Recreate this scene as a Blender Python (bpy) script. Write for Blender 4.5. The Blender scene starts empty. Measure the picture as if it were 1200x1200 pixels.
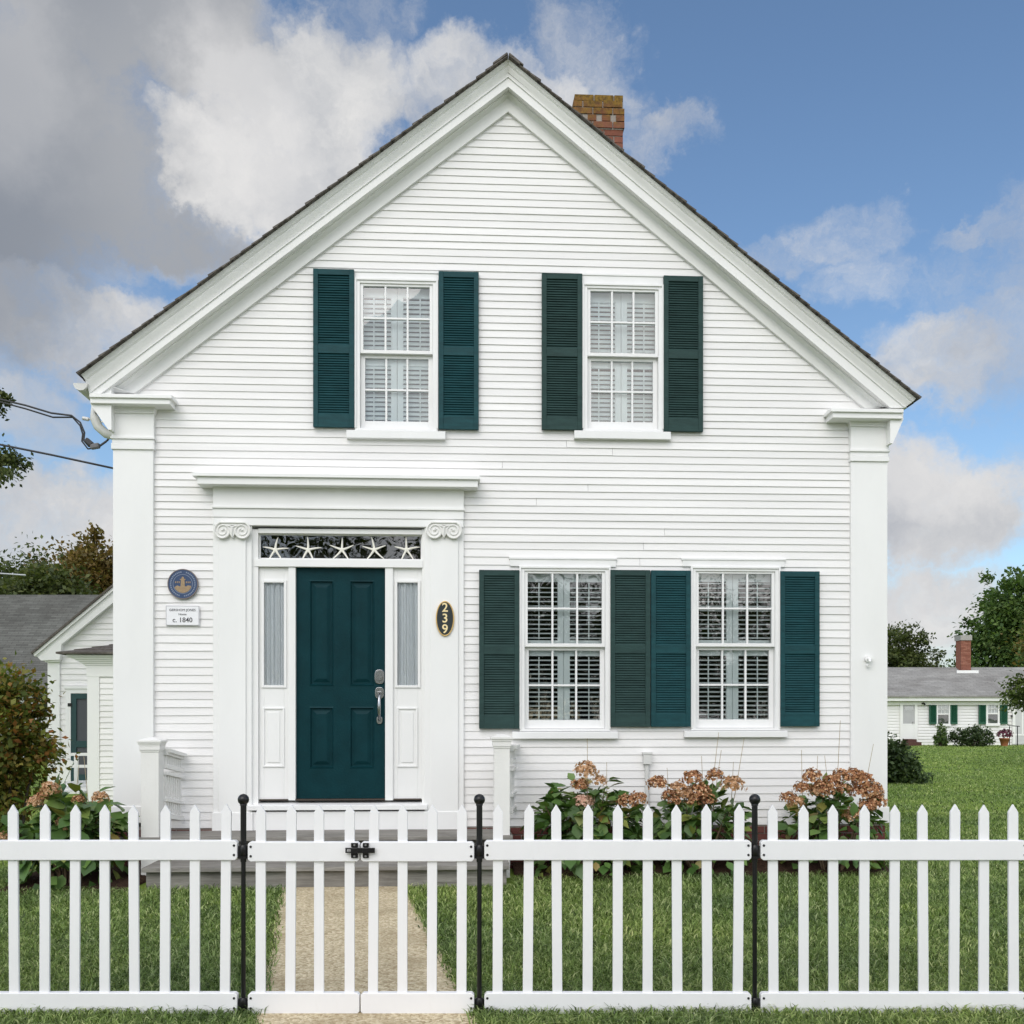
import bpy, math, random
import numpy as np
from mathutils import Vector, Matrix

random.seed(7)
RNG = np.random.default_rng(11)
R = math.radians
scene = bpy.context.scene
col = scene.collection
PI = math.pi

# ------------------------------------------------------------------ camera
EYE = 1.346            # eye height; the fence, porch and house all stand on z = 0
F = 1200.0             # focal length in photo pixels
HOR = 838.0            # horizon row of the photo
cam_d = bpy.data.cameras.new('camera')
cam_d.sensor_width = 36; cam_d.lens = 36; cam_d.clip_end = 2000
cam_d.shift_y = (HOR - 600) / 1200
cam = bpy.data.objects.new('camera', cam_d); col.objects.link(cam)
cam.location = (0, 0, EYE); cam.rotation_euler = (R(90), 0, 0)
scene.camera = cam

# house frame: the facade plane is local y = 0, local x runs along it, local y goes into the house
YAW = R(3.1); D0 = 9.0
CS, SN = math.cos(YAW), math.sin(YAW)

def hu(px, py=700, o=0.0):
    """local (x, z) on the plane that stands o metres proud of the facade"""
    dx = (px - 600) / F; dz = (HOR - py) / F
    t = (D0 * CS - o) / (CS - SN * dx)
    return t * (dx * CS + SN) - D0 * SN, EYE + t * dz
def U(px, o=0.0): return hu(px, 700, o)[0]
def Z(py, px=600, o=0.0): return hu(px, py, o)[1]
def rect(x0, y0, x1, y1, o=0.0):
    a = hu(x0, (y0 + y1) / 2, o)[0]; b = hu(x1, (y0 + y1) / 2, o)[0]
    c = hu((x0 + x1) / 2, y1, o)[1]; d = hu((x0 + x1) / 2, y0, o)[1]
    return a, b, c, d                     # u0,u1,z0,z1
def W(px, py, d):
    return Vector(((px - 600) / F * d, d, EYE + (HOR - py) / F * d))
HM = Matrix.Translation((0, D0, 0)) @ Matrix.Rotation(YAW, 4, 'Z')
def hw(u, y, z): return HM @ Vector((u, y, z))

# ------------------------------------------------------------------ objects
def tag(o, label=None, cat=None, group=None, kind=None):
    if label: o['label'] = label
    if cat: o['category'] = cat
    if group: o['group'] = group
    if kind: o['kind'] = kind
    return o
def empty(name, loc=(0, 0, 0), rz=0.0):
    o = bpy.data.objects.new(name, None); col.objects.link(o)
    o.empty_display_size = .1
    o.location = loc; o.rotation_euler = (0, 0, rz)
    return o
def children(o): return [c for c in bpy.data.objects if c.parent == o]
def copy_tree(o, parent=None):
    c = o.copy(); col.objects.link(c)
    if parent: c.parent = parent
    for ch in children(o): copy_tree(ch, c)
    return c

class MB:
    def __init__(s): s.v = []; s.f = []; s.m = []; s.sm = []
    def add(s, vs, fs, m=0, smooth=False):
        k = len(s.v); s.v += [tuple(p) for p in vs]
        for f in fs: s.f.append(tuple(i + k for i in f)); s.m.append(m); s.sm.append(smooth)
    def box(s, x0, x1, y0, y1, z0, z1, m=0):
        if x0 > x1: x0, x1 = x1, x0
        if y0 > y1: y0, y1 = y1, y0
        if z0 > z1: z0, z1 = z1, z0
        s.add([(x0,y0,z0),(x1,y0,z0),(x1,y1,z0),(x0,y1,z0),(x0,y0,z1),(x1,y0,z1),(x1,y1,z1),(x0,y1,z1)],
              [(0,3,2,1),(4,5,6,7),(0,1,5,4),(1,2,6,5),(2,3,7,6),(3,0,4,7)], m)
    def hexa(s, b, t, m=0):
        """b, t: four bottom and four top corners, both counter-clockwise from above"""
        s.add(list(b) + list(t), [(0,3,2,1),(4,5,6,7),(0,1,5,4),(1,2,6,5),(2,3,7,6),(3,0,4,7)], m)
    def obox(s, c, sx, sy, sz, M, m=0):
        c = Vector(c); P = []
        for dz in (-1, 1):
            for dx, dy in ((-1,-1),(1,-1),(1,1),(-1,1)):
                P.append(c + M @ Vector((dx*sx/2, dy*sy/2, dz*sz/2)))
        s.hexa(P[:4], P[4:], m)
    def prism(s, pts, axis, a, b, m=0):
        """pts: closed polygon in the two remaining axes, swept from a to b along axis ('x','y','z')"""
        n = len(pts)
        def P(p, t):
            if axis == 'x': return (t, p[0], p[1])
            if axis == 'y': return (p[0], t, p[1])
            return (p[0], p[1], t)
        s.add([P(p, a) for p in pts] + [P(p, b) for p in pts],
              [tuple(range(n))[::-1], tuple(range(n, 2*n))] +
              [(i, (i+1) % n, n + (i+1) % n, n + i) for i in range(n)], m)
    def tube(s, path, rad, n=8, m=0, cap=True, smooth=True):
        path = [Vector(p) for p in path]; k = len(path)
        if not hasattr(rad, '__len__'): rad = [rad] * k
        t0 = (path[1] - path[0]).normalized()
        ref = Vector((0,0,1)) if abs(t0.z) < .9 else Vector((1,0,0))
        nx = t0.cross(ref).normalized()
        vs = []
        for i in range(k):
            t = (path[min(i+1,k-1)] - path[max(i-1,0)]).normalized()
            nx = (nx - t * nx.dot(t)).normalized(); ny = t.cross(nx)
            for j in range(n):
                a = 2*PI*j/n
                vs.append(path[i] + (nx*math.cos(a) + ny*math.sin(a)) * rad[i])
        fs = [(i*n+j, i*n+(j+1)%n, (i+1)*n+(j+1)%n, (i+1)*n+j) for i in range(k-1) for j in range(n)]
        s.add(vs, fs, m, smooth)
        if cap:
            s.add(vs[:n], [tuple(range(n))[::-1]], m); s.add(vs[-n:], [tuple(range(n))], m)
    def lathe(s, prof, c=(0,0,0), n=16, m=0, smooth=True):
        """prof: (radius, z) from bottom to top"""
        vs = [(c[0]+r*math.cos(2*PI*j/n), c[1]+r*math.sin(2*PI*j/n), c[2]+z) for r, z in prof for j in range(n)]
        k = len(prof)
        s.add(vs, [(i*n+j, i*n+(j+1)%n, (i+1)*n+(j+1)%n, (i+1)*n+j) for i in range(k-1) for j in range(n)], m, smooth)
        s.add(vs[:n], [tuple(range(n))[::-1]], m); s.add(vs[-n:], [tuple(range(n))], m)
    def disc_y(s, c, rx, rz, y0, y1, n=48, m=0):
        """elliptical plate facing -y"""
        s.prism([(c[0]+rx*math.cos(2*PI*i/n), c[1]+rz*math.sin(2*PI*i/n)) for i in range(n)], 'y', y1, y0, m)
    def ring_y(s, c, rx, rz, w, y0, y1, n=48, m=0):
        vs = []; 
        for i in range(n):
            a = 2*PI*i/n; ca, sa = math.cos(a), math.sin(a)
            vs += [(c[0]+rx*ca, y1, c[1]+rz*sa), (c[0]+rx*ca, y0, c[1]+rz*sa),
                   (c[0]+(rx-w)*ca, y0, c[1]+(rz-w)*sa), (c[0]+(rx-w)*ca, y1, c[1]+(rz-w)*sa)]
        fs = []
        for i in range(n):
            j = (i+1) % n
            for k in range(3): fs.append((4*i+k, 4*i+k+1, 4*j+k+1, 4*j+k))
        s.add(vs, fs, m)
    def build(s, name, mats, parent=None, bevel=0, loc=None):
        me = bpy.data.meshes.new(name)
        me.from_pydata(s.v, [], s.f)
        if not isinstance(mats, (list, tuple)): mats = [mats]
        for m in mats: me.materials.append(m)
        me.polygons.foreach_set('material_index', s.m)
        me.polygons.foreach_set('use_smooth', s.sm)
        me.update()
        o = bpy.data.objects.new(name, me); col.objects.link(o)
        if parent: o.parent = parent
        if loc: o.location = loc
        if bevel:
            b = o.modifiers.new('bevel', 'BEVEL'); b.width = bevel; b.segments = 2
            b.limit_method = 'ANGLE'; b.angle_limit = R(40)
        return o

def np_obj(name, verts, faces, mat, parent=None, smooth=False, loc=None):
    """verts (N,3), faces (M,k) arrays -> one mesh object"""
    me = bpy.data.meshes.new(name)
    verts = np.ascontiguousarray(verts, dtype=np.float32)
    M, k = faces.shape
    me.vertices.add(len(verts)); me.vertices.foreach_set('co', verts.ravel())
    me.loops.add(M*k); me.loops.foreach_set('vertex_index', np.ascontiguousarray(faces, dtype=np.int32).ravel())
    me.polygons.add(M)
    me.polygons.foreach_set('loop_start', np.arange(0, M*k, k, dtype=np.int32))
    me.polygons.foreach_set('loop_total', np.full(M, k, dtype=np.int32))
    if smooth: me.polygons.foreach_set('use_smooth', np.ones(M, dtype=bool))
    me.update(calc_edges=True)
    me.materials.append(mat)
    o = bpy.data.objects.new(name, me); col.objects.link(o)
    if parent: o.parent = parent
    if loc is not None: o.location = loc
    return o

# ------------------------------------------------------------------ materials
def new_mat(name):
    m = bpy.data.materials.new(name); m.use_nodes = True
    nt = m.node_tree; nt.nodes.clear()
    out = nt.nodes.new('ShaderNodeOutputMaterial')
    return m, nt, out
def nd(nt, typ, **kw):
    n = nt.nodes.new(typ)
    for k, v in kw.items():
        if k.startswith('i_'):
            key = k[2:]
            n.inputs[int(key) if key.isdigit() else key.replace('_', ' ')].default_value = v
        else: setattr(n, k, v)
    return n
def lk(nt, a, b): nt.links.new(a, b)
def coords(nt, scale=(1,1,1), kind='Object'):
    tc = nd(nt, 'ShaderNodeTexCoord'); mp = nd(nt, 'ShaderNodeMapping')
    mp.inputs['Scale'].default_value = scale
    lk(nt, tc.outputs[kind], mp.inputs['Vector'])
    return mp.outputs[0]
def ramp(nt, fac, stops, interp='LINEAR'):
    r = nd(nt, 'ShaderNodeValToRGB'); r.color_ramp.interpolation = interp
    e = r.color_ramp.elements
    while len(e) < len(stops): e.new(.5)
    for i, (p, c) in enumerate(stops):
        e[i].position = p; e[i].color = (*c, 1) if len(c) == 3 else c
    lk(nt, fac, r.inputs[0]); return r.outputs[0]
def noise(nt, vec, scale, detail=4, rough=.55, dist=0):
    n = nd(nt, 'ShaderNodeTexNoise'); n.inputs['Scale'].default_value = scale
    n.inputs['Detail'].default_value = detail; n.inputs['Roughness'].default_value = rough
    n.inputs['Distortion'].default_value = dist
    if vec is not None: lk(nt, vec, n.inputs['Vector'])
    return n.outputs['Fac']
def mixc(nt, fac, a, b, blend='MIX'):
    m = nd(nt, 'ShaderNodeMix', data_type='RGBA', blend_type=blend)
    for s_, v in ((m.inputs[0], fac), (m.inputs[6], a), (m.inputs[7], b)):
        if hasattr(v, 'links'): lk(nt, v, s_)
        elif isinstance(v, (int, float)): s_.default_value = v
        else: s_.default_value = (*v, 1)
    return m.outputs[2]
def bump(nt, h, strength=.3, dist=.01):
    b = nd(nt, 'ShaderNodeBump'); b.inputs['Strength'].default_value = strength; b.inputs['Distance'].default_value = dist
    lk(nt, h, b.inputs['Height']); return b.outputs[0]
def principled(nt, out, base, rough=.5, metal=0, normal=None, spec=.5):
    p = nd(nt, 'ShaderNodeBsdfPrincipled')
    if hasattr(base, 'links'): lk(nt, base, p.inputs['Base Color'])
    else: p.inputs['Base Color'].default_value = (*base, 1)
    p.inputs['Roughness'].default_value = rough; p.inputs['Metallic'].default_value = metal
    p.inputs['Specular IOR Level'].default_value = spec
    if normal: lk(nt, normal, p.inputs['Normal'])
    lk(nt, p.outputs[0], out.inputs[0]); return p
def island(nt): return nd(nt, 'ShaderNodeNewGeometry').outputs['Random Per Island']

def paint(name, c, rough=.5, var=.06, scale=(3,3,3), bmp=0, bscale=80, metal=0, per_island=0, dirt=0, dirtc=(.3,.27,.22), spec=.5):
    """painted or plain surface with slight unevenness, optional dirt flecks and orange-peel bump"""
    m, nt, out = new_mat(name)
    v = coords(nt, scale)
    n = noise(nt, v, 1.0, 6, .65)
    lo = tuple(x*(1-var) for x in c); hi = tuple(min(1, x*(1+var*.6)) for x in c)
    base = ramp(nt, n, [(.3, lo), (.7, hi)])
    if per_island:
        f = nd(nt, 'ShaderNodeMapRange'); lk(nt, island(nt), f.inputs[0])
        f.inputs[3].default_value = 1-per_island; f.inputs[4].default_value = 1
        base = mixc(nt, 1.0, base, f.outputs[0], 'MULTIPLY')
    if dirt:
        dv = coords(nt, (scale[0]*4, scale[1]*4, scale[2]*2))
        dn = noise(nt, dv, 2.2, 8, .7)
        dm = ramp(nt, dn, [(.6, (0,0,0)), (.85, (dirt,)*3)])
        base = mixc(nt, dm, base, dirtc)
    nm = None
    if bmp:
        nm = bump(nt, noise(nt, coords(nt), bscale, 3, .6), bmp, .004)
    principled(nt, out, base, rough, metal, nm, spec)
    return m

M_clap = paint('clapboard_paint', (.805,.795,.785), .55, .07, (.6,2,9), .12, 90, per_island=.05, dirt=.22, dirtc=(.56,.53,.46))
M_trim = paint('trim_paint', (.80,.80,.79), .5, .05, (1.2,1.2,.5), .06, 60, dirt=.09, dirtc=(.55,.52,.46))
M_stone = paint('weathered_white_paint', (.76,.755,.73), .6, .07, (2,2,1), .2, 70, dirt=.4, dirtc=(.5,.46,.40))
M_sash = paint('sash_paint', (.78,.78,.775), .45, .04, (4,4,4))
M_vinyl = paint('vinyl', (.80,.80,.81), .36, .04, (2.5,2.5,1.2), .08, 30, per_island=.04, dirt=.14, dirtc=(.50,.50,.42))
M_black = paint('black_metal', (.006,.006,.0065), .3, .2, (20,20,20), spec=.4)
M_screw = paint('screw_head', (.01,.01,.01), .5)
M_silver = paint('brushed_nickel', (.40,.41,.43), .25, .1, (30,30,30), metal=1)
M_teal = paint('teal_shutter_paint', (.0085,.057,.066), .6, .28, (6,6,30), .35, 130, per_island=.06, spec=.22)
M_tealfade = paint('faded_green_shutter_paint', (.024,.056,.052), .65, .25, (6,6,30), .35, 130, per_island=.08, spec=.22)
M_door = paint('teal_door_paint', (.0032,.032,.039), .5, .2, (5,5,5), .5, 55, spec=.10)
M_doorfar = paint('teal_screen_door_paint', (.004,.042,.043), .5, .15)
M_indoor = paint('indoor_shutter_paint', (.80,.86,.86), .5, .03)
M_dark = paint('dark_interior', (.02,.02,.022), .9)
M_brass = paint('brass', (.62,.42,.16), .35, .1, metal=.6)
M_navy = paint('navy_enamel', (.018,.05,.13), .45, .15)
M_tan = paint('tan_enamel', (.33,.23,.13), .6, .25, (60,60,60))
M_greyblue = paint('pale_blue_enamel', (.20,.24,.33), .5, .1)
M_plaqueblack = paint('black_enamel', (.012,.02,.022), .35)
M_cream = paint('cream_metal', (.85,.70,.38), .35, .05, metal=.2)
M_plaque = paint('white_plaque', (.80,.80,.82), .4, .02)
M_ink = paint('ink', (.05,.05,.06), .7)
M_star = paint('starfish_white', (.82,.80,.72), .7, .06)
M_cable = paint('cable', (.03,.03,.033), .6)
M_gutter = paint('gutter_metal', (.62,.62,.60), .45, .08, dirt=.3)
M_wood = None
def wood_mat(name, c1, c2, sc=(1.2,14,14)):
    m, nt, out = new_mat(name)
    v = coords(nt, sc)
    n = noise(nt, v, 2.2, 8, .7, .6)
    n2 = noise(nt, coords(nt, (2,2,2)), 1.3, 3)
    b = ramp(nt, n, [(.3, c1), (.72, c2)])
    b = mixc(nt, ramp(nt, n2, [(.4,(0,0,0)),(.7,(.4,.4,.4))]), b, tuple(x*.55 for x in c1))
    principled(nt, out, b, .85, 0, bump(nt, n, .5, .004), .2)
    return m
M_wood = wood_mat('weathered_deck_wood', (.13,.12,.105), (.36,.345,.315))
M_shingle = wood_mat('weathered_wood_shingle', (.055,.048,.042), (.20,.18,.16), (9,2.0,9))

def sheer_mat():
    m, nt, out = new_mat('sheer_curtain')
    d = nd(nt, 'ShaderNodeBsdfDiffuse'); d.inputs[0].default_value = (.90,.925,.95,1)
    t = nd(nt, 'ShaderNodeBsdfTranslucent'); t.inputs[0].default_value = (.5,.53,.56,1)
    mx = nd(nt, 'ShaderNodeMixShader'); mx.inputs[0].default_value = .12
    lk(nt, d.outputs[0], mx.inputs[1]); lk(nt, t.outputs[0], mx.inputs[2]); lk(nt, mx.outputs[0], out.inputs[0])
    return m
M_sheer = sheer_mat()

def glass_mat(name, add=.07, tint=(.86,.92,.92)):
    m, nt, out = new_mat(name)
    t = nd(nt, 'ShaderNodeBsdfTransparent'); t.inputs[0].default_value = (*tint, 1)
    g = nd(nt, 'ShaderNodeBsdfGlossy'); g.inputs['Roughness'].default_value = .01
    w = bump(nt, noise(nt, coords(nt, (3,3,2)), 1.5, 1), .06, .02)
    lk(nt, w, g.inputs['Normal'])
    fr = nd(nt, 'ShaderNodeFresnel'); fr.inputs[0].default_value = 1.5
    a = nd(nt, 'ShaderNodeMath', operation='ADD'); a.inputs[1].default_value = add
    lk(nt, fr.outputs[0], a.inputs[0])
    mx = nd(nt, 'ShaderNodeMixShader'); lk(nt, a.outputs[0], mx.inputs[0])
    lk(nt, t.outputs[0], mx.inputs[1]); lk(nt, g.outputs[0], mx.inputs[2]); lk(nt, mx.outputs[0], out.inputs[0])
    return m
M_glass = glass_mat('window_glass', .085, (.95,.98,.98))
M_glass_thin = glass_mat('thin_glass', .0, (.96,.98,.98))

def brick_mat(name, cols, lichen=False, lz=(6.9, 7.9)):
    m, nt, out = new_mat(name)
    r = island(nt)
    b = ramp(nt, r, [(i/(len(cols)-1), c) for i, c in enumerate(cols)])
    n = noise(nt, coords(nt, (1,1,1)), 14, 8, .7)
    b = mixc(nt, ramp(nt, n, [(.35,(.45,.45,.45)),(.7,(0,0,0))]), b, (.09,.05,.04))
    if lichen:
        tc = nd(nt, 'ShaderNodeTexCoord'); sp = nd(nt, 'ShaderNodeSeparateXYZ'); lk(nt, tc.outputs['Object'], sp.inputs[0])
        mr = nd(nt, 'ShaderNodeMapRange'); lk(nt, sp.outputs[2], mr.inputs[0])
        mr.inputs[1].default_value = lz[0]; mr.inputs[2].default_value = lz[1]
        ad = nd(nt, 'ShaderNodeMath', operation='ADD'); lk(nt, mr.outputs[0], ad.inputs[0])
        ln = noise(nt, coords(nt), 9, 6, .7); lk(nt, ln, ad.inputs[1])
        hf = nd(nt, 'ShaderNodeMath', operation='MULTIPLY'); hf.inputs[1].default_value = .5; lk(nt, ad.outputs[0], hf.inputs[0])
        msk = ramp(nt, hf.outputs[0], [(.47,(0,0,0)),(.70,(.85,.85,.85))])
        ln2 = noise(nt, coords(nt), 30, 4, .6)
        lc = ramp(nt, ln2, [(.35,(.075,.055,.014)),(.65,(.24,.15,.022))])
        b = mixc(nt, msk, b, lc)
    principled(nt, out, b, .9, 0, bump(nt, n, .5, .006), .2)
    return m
M_brick = brick_mat('chimney_brick', [(.14,.045,.03),(.20,.07,.045),(.26,.10,.065),(.17,.06,.05)], True)
M_mortar = paint('mortar', (.30,.27,.24), .95, .2, (20,20,20))
M_brickred = brick_mat('foundation_brick', [(.10,.03,.03),(.16,.05,.045),(.20,.075,.065)])

def leaf_mat(name, stops, trans=.35, rough=.55, spec=.3):
    m, nt, out = new_mat(name)
    c = ramp(nt, island(nt), stops)
    n = noise(nt, coords(nt), 1.2, 3)
    c = mixc(nt, 1.0, c, ramp(nt, n, [(.3,(.75,.75,.75)),(.7,(1.15,1.15,1.1))]), 'MULTIPLY')
    p = nd(nt, 'ShaderNodeBsdfPrincipled'); lk(nt, c, p.inputs['Base Color'])
    p.inputs['Roughness'].default_value = rough; p.inputs['Specular IOR Level'].default_value = spec
    t = nd(nt, 'ShaderNodeBsdfTranslucent'); lk(nt, mixc(nt, 1.0, c, (1.2,1.25,.6), 'MULTIPLY'), t.inputs[0])
    mx = nd(nt, 'ShaderNodeMixShader'); mx.inputs[0].default_value = trans
    lk(nt, p.outputs[0], mx.inputs[1]); lk(nt, t.outputs[0], mx.inputs[2]); lk(nt, mx.outputs[0], out.inputs[0])
    return m
M_leaf_hyd = leaf_mat('hydrangea_leaf', [(0,(0.043,0.094,0.022)),(.4,(0.083,0.165,0.039)),(.8,(0.140,0.233,0.061)),(.95,(0.233,0.258,0.057)),(1,(0.280,0.187,0.057))], .2, .42, .45)
M_leaf_green = leaf_mat('green_tree_leaf', [(0,(0.042,0.085,0.025)),(.5,(0.086,0.151,0.040)),(1,(0.163,0.236,0.070))])
M_leaf_dark = leaf_mat('dark_tree_leaf', [(0,(0.040,0.057,0.020)),(.6,(0.086,0.113,0.035)),(1,(0.149,0.167,0.055))])
M_leaf_autumn = leaf_mat('autumn_tree_leaf', [(0,(0.088,0.072,0.022)),(.4,(0.175,0.126,0.040)),(.75,(0.250,0.156,0.050)),(1,(0.144,0.150,0.040))])
M_leaf_mixed = leaf_mat('turning_shrub_leaf', [(0,(0.070,0.101,0.020)),(.45,(0.164,0.195,0.039)),(.68,(0.234,0.180,0.041)),(.84,(0.296,0.117,0.041)),(1,(0.250,0.281,0.062))])
M_leaf_shrub = leaf_mat('evergreen_shrub_leaf', [(0,(0.021,0.042,0.015)),(.6,(0.045,0.078,0.024)),(1,(0.083,0.120,0.039))], .15)
M_leaf_bright = leaf_mat('light_green_leaf', [(0,(0.052,0.085,0.019)),(.6,(0.098,0.137,0.033)),(1,(0.143,0.182,0.052))])
M_bark = paint('bark', (.075,.06,.048), .95, .4, (6,6,2), .6, 25)
M_stem = paint('brown_stem', (.16,.11,.065), .8, .3, (20,20,8))
M_drystalk = paint('dry_stalk', (.42,.34,.22), .8, .2, (20,20,8))
def petal_mat(name, stops):
    return leaf_mat(name, stops, .25, .8, .1)
M_petal_tan = petal_mat('tan_dried_petals', [(0,(0.362,0.182,0.098)),(.5,(0.569,0.340,0.194)),(1,(0.776,0.557,0.404))])
M_petal_brown = petal_mat('brown_dried_petals', [(0,(0.180,0.076,0.045)),(.45,(0.407,0.193,0.104)),(.8,(0.603,0.339,0.188)),(1,(0.828,0.585,0.375))])
M_petal_pink = petal_mat('pink_petals', [(0,(0.550,0.310,0.253)),(.5,(0.704,0.460,0.380)),(1,(0.814,0.621,0.506))])
M_petal_mum = petal_mat('purple_petals', [(0,(.09,.03,.05)),(1,(.20,.07,.11))])
M_terracotta = paint('terracotta', (.36,.13,.06), .8, .15, (10,10,10))

def grass_mat():
    m, nt, out = new_mat('grass_blades')
    c = ramp(nt, island(nt), [(0,(0.059,0.093,0.026)),(.3,(0.129,0.192,0.054)),(.6,(0.241,0.349,0.108)),(.82,(0.354,0.459,0.178)),(1,(0.601,0.652,0.356))])
    n = noise(nt, coords(nt), .9, 4)
    n2 = noise(nt, coords(nt), .22, 3)
    c = mixc(nt, 1.0, c, ramp(nt, n, [(.3,(.66,.72,.74)),(.7,(1.25,1.2,1.05))]), 'MULTIPLY')
    c = mixc(nt, 1.0, c, ramp(nt, n2, [(.35,(.85,.9,.85)),(.65,(1.15,1.1,1.0))]), 'MULTIPLY')
    p = nd(nt, 'ShaderNodeBsdfPrincipled'); lk(nt, c, p.inputs['Base Color'])
    p.inputs['Roughness'].default_value = .45; p.inputs['Specular IOR Level'].default_value = .35
    t = nd(nt, 'ShaderNodeBsdfTranslucent'); lk(nt, c, t.inputs[0])
    mx = nd(nt, 'ShaderNodeMixShader'); mx.inputs[0].default_value = .42
    lk(nt, p.outputs[0], mx.inputs[1]); lk(nt, t.outputs[0], mx.inputs[2]); lk(nt, mx.outputs[0], out.inputs[0])
    return m
M_grass = grass_mat()
def lawn_mat():
    m, nt, out = new_mat('lawn_turf')
    a = noise(nt, coords(nt), 60, 6, .7); b = noise(nt, coords(nt), .5, 5); c = noise(nt, coords(nt), 4, 4)
    base = ramp(nt, a, [(.3,(0.120,0.183,0.036)),(.55,(0.216,0.319,0.063)),(.75,(0.335,0.436,0.098))])
    base = mixc(nt, 1.0, base, ramp(nt, b, [(.3,(.75,.8,.75)),(.7,(1.2,1.12,1.0))]), 'MULTIPLY')
    base = mixc(nt, 1.0, base, ramp(nt, c, [(.3,(.85,.9,.85)),(.7,(1.12,1.08,1.0))]), 'MULTIPLY')
    principled(nt, out, base, .9, 0, bump(nt, a, .8, .03), .15)
    return m
M_lawn = lawn_mat()
def path_mat():
    m, nt, out = new_mat('exposed_aggregate_path')
    v = nd(nt, 'ShaderNodeTexVoronoi'); v.inputs['Scale'].default_value = 75; lk(nt, coords(nt), v.inputs['Vector'])
    w = nd(nt, 'ShaderNodeSeparateColor'); lk(nt, v.outputs['Color'], w.inputs[0])
    base = ramp(nt, w.outputs[0], [(0,(.36,.28,.17)),(.3,(.50,.41,.265)),(.65,(.60,.51,.345)),(1,(.74,.65,.47))])
    n = noise(nt, coords(nt), 2.2, 6, .6)
    base = mixc(nt, ramp(nt, n, [(.46,(0,0,0)),(.72,(.6,.6,.6))]), base, (.30,.23,.135))
    n3 = noise(nt, coords(nt), 260, 3, .7)
    base = mixc(nt, 1.0, base, ramp(nt, n3, [(.3,(.72,.72,.70)),(.65,(1.15,1.15,1.15))]), 'MULTIPLY')
    h = nd(nt, 'ShaderNodeMath', operation='SUBTRACT'); h.inputs[0].default_value = 1; lk(nt, v.outputs['Distance'], h.inputs[1])
    principled(nt, out, base, .9, 0, bump(nt, h.outputs[0], .7, .008), .2)
    return m
M_path = path_mat()
def mulch_mat():
    m, nt, out = new_mat('mulch')
    a = noise(nt, coords(nt, (1,2.5,1)), 35, 7, .75, 1.0)
    base = ramp(nt, a, [(.35,(.025,.015,.010)),(.55,(.085,.050,.034)),(.75,(.20,.13,.09))])
    principled(nt, out, base, .95, 0, bump(nt, a, 1.0, .03), .1)
    return m
M_mulch = mulch_mat()
def shingle_field(name, c1, c2, su=3.0, sv=1.0):
    """asphalt roof: courses as brick texture in the roof's own plane coordinates (x along, z up)"""
    m, nt, out = new_mat(name)
    tc = nd(nt, 'ShaderNodeTexCoord'); sp = nd(nt, 'ShaderNodeSeparateXYZ'); lk(nt, tc.outputs['Object'], sp.inputs[0])
    cb = nd(nt, 'ShaderNodeCombineXYZ'); lk(nt, sp.outputs[0], cb.inputs[0]); lk(nt, sp.outputs[2], cb.inputs[1])
    b = nd(nt, 'ShaderNodeTexBrick'); lk(nt, cb.outputs[0], b.inputs['Vector'])
    b.inputs['Scale'].default_value = su; b.inputs['Mortar Size'].default_value = .012
    b.inputs['Color1'].default_value = (*c1,1); b.inputs['Color2'].default_value = (*c2,1)
    b.inputs['Mortar'].default_value = (*[x*.45 for x in c1],1)
    b.inputs['Brick Width'].default_value = .9; b.inputs['Row Height'].default_value = sv*.25
    n = noise(nt, coords(nt), .8, 6, .7)
    base = mixc(nt, 1.0, b.outputs[0], ramp(nt, n, [(.3,(.72,.70,.68)),(.7,(1.2,1.2,1.18))]), 'MULTIPLY')
    n2 = noise(nt, coords(nt), 60, 3, .7)
    base = mixc(nt, 1.0, base, ramp(nt, n2, [(.3,(.8,.8,.8)),(.7,(1.15,1.15,1.15))]), 'MULTIPLY')
    principled(nt, out, base, .95, 0, bump(nt, b.outputs['Fac'], -.4, .01), .15)
    return m

# ------------------------------------------------------------------ the house
house = tag(empty('house', (0, D0, 0), YAW),
            'white clapboard gable house with teal front door and dark green shutters behind picket fence', 'house')

uL0, uL1 = U(134.5), U(181.5)          # left corner pilaster
uR0, uR1 = U(995), U(1037.5)           # right corner pilaster
# rake lines, as (x,z) in the facade frame
def rl(px, py, o): return hu(px, py, o)
AP = {  # name: (apex, left end, right end, offset)
 'drip':   ((595.5,69), (95,439),  (1073.5,467), .235),
 'crown1': ((595.5,74), (99,444),  (1070,470.5), .222),
 'crown2': ((595.5,90), (104.5,460.5),(1060.5,477.5), .182),
 'fasc1':  ((595.5,91), (105.5,461),(1059.5,478), .170),
 'fasc2':  ((595.5,101.5),(118.5,461),(1044,478), .170),
 'soff2':  ((595.5,108.5),(128,461),(1035.8,478), .055),
 'frz0':   ((595.5,109.5),(129.3,461),(1034.6,478), .05),
 'frz1':   ((595.5,130.5),(157,461),(1013.5,478), .042),
}
RK = {k: (rl(*a, o), rl(*l, o), rl(*r, o), o) for k, (a, l, r, o) in AP.items()}
ax_ = RK['frz1'][0]; lx_ = RK['frz1'][1]; rx_ = RK['frz1'][2]
def gable_span(z):
    t = (z - lx_[1]) / (ax_[1] - lx_[1]); a = lx_[0] + (ax_[0] - lx_[0]) * t
    t = (z - rx_[1]) / (ax_[1] - rx_[1]); b = rx_[0] + (ax_[0] - rx_[0]) * t
    return a, b

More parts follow.
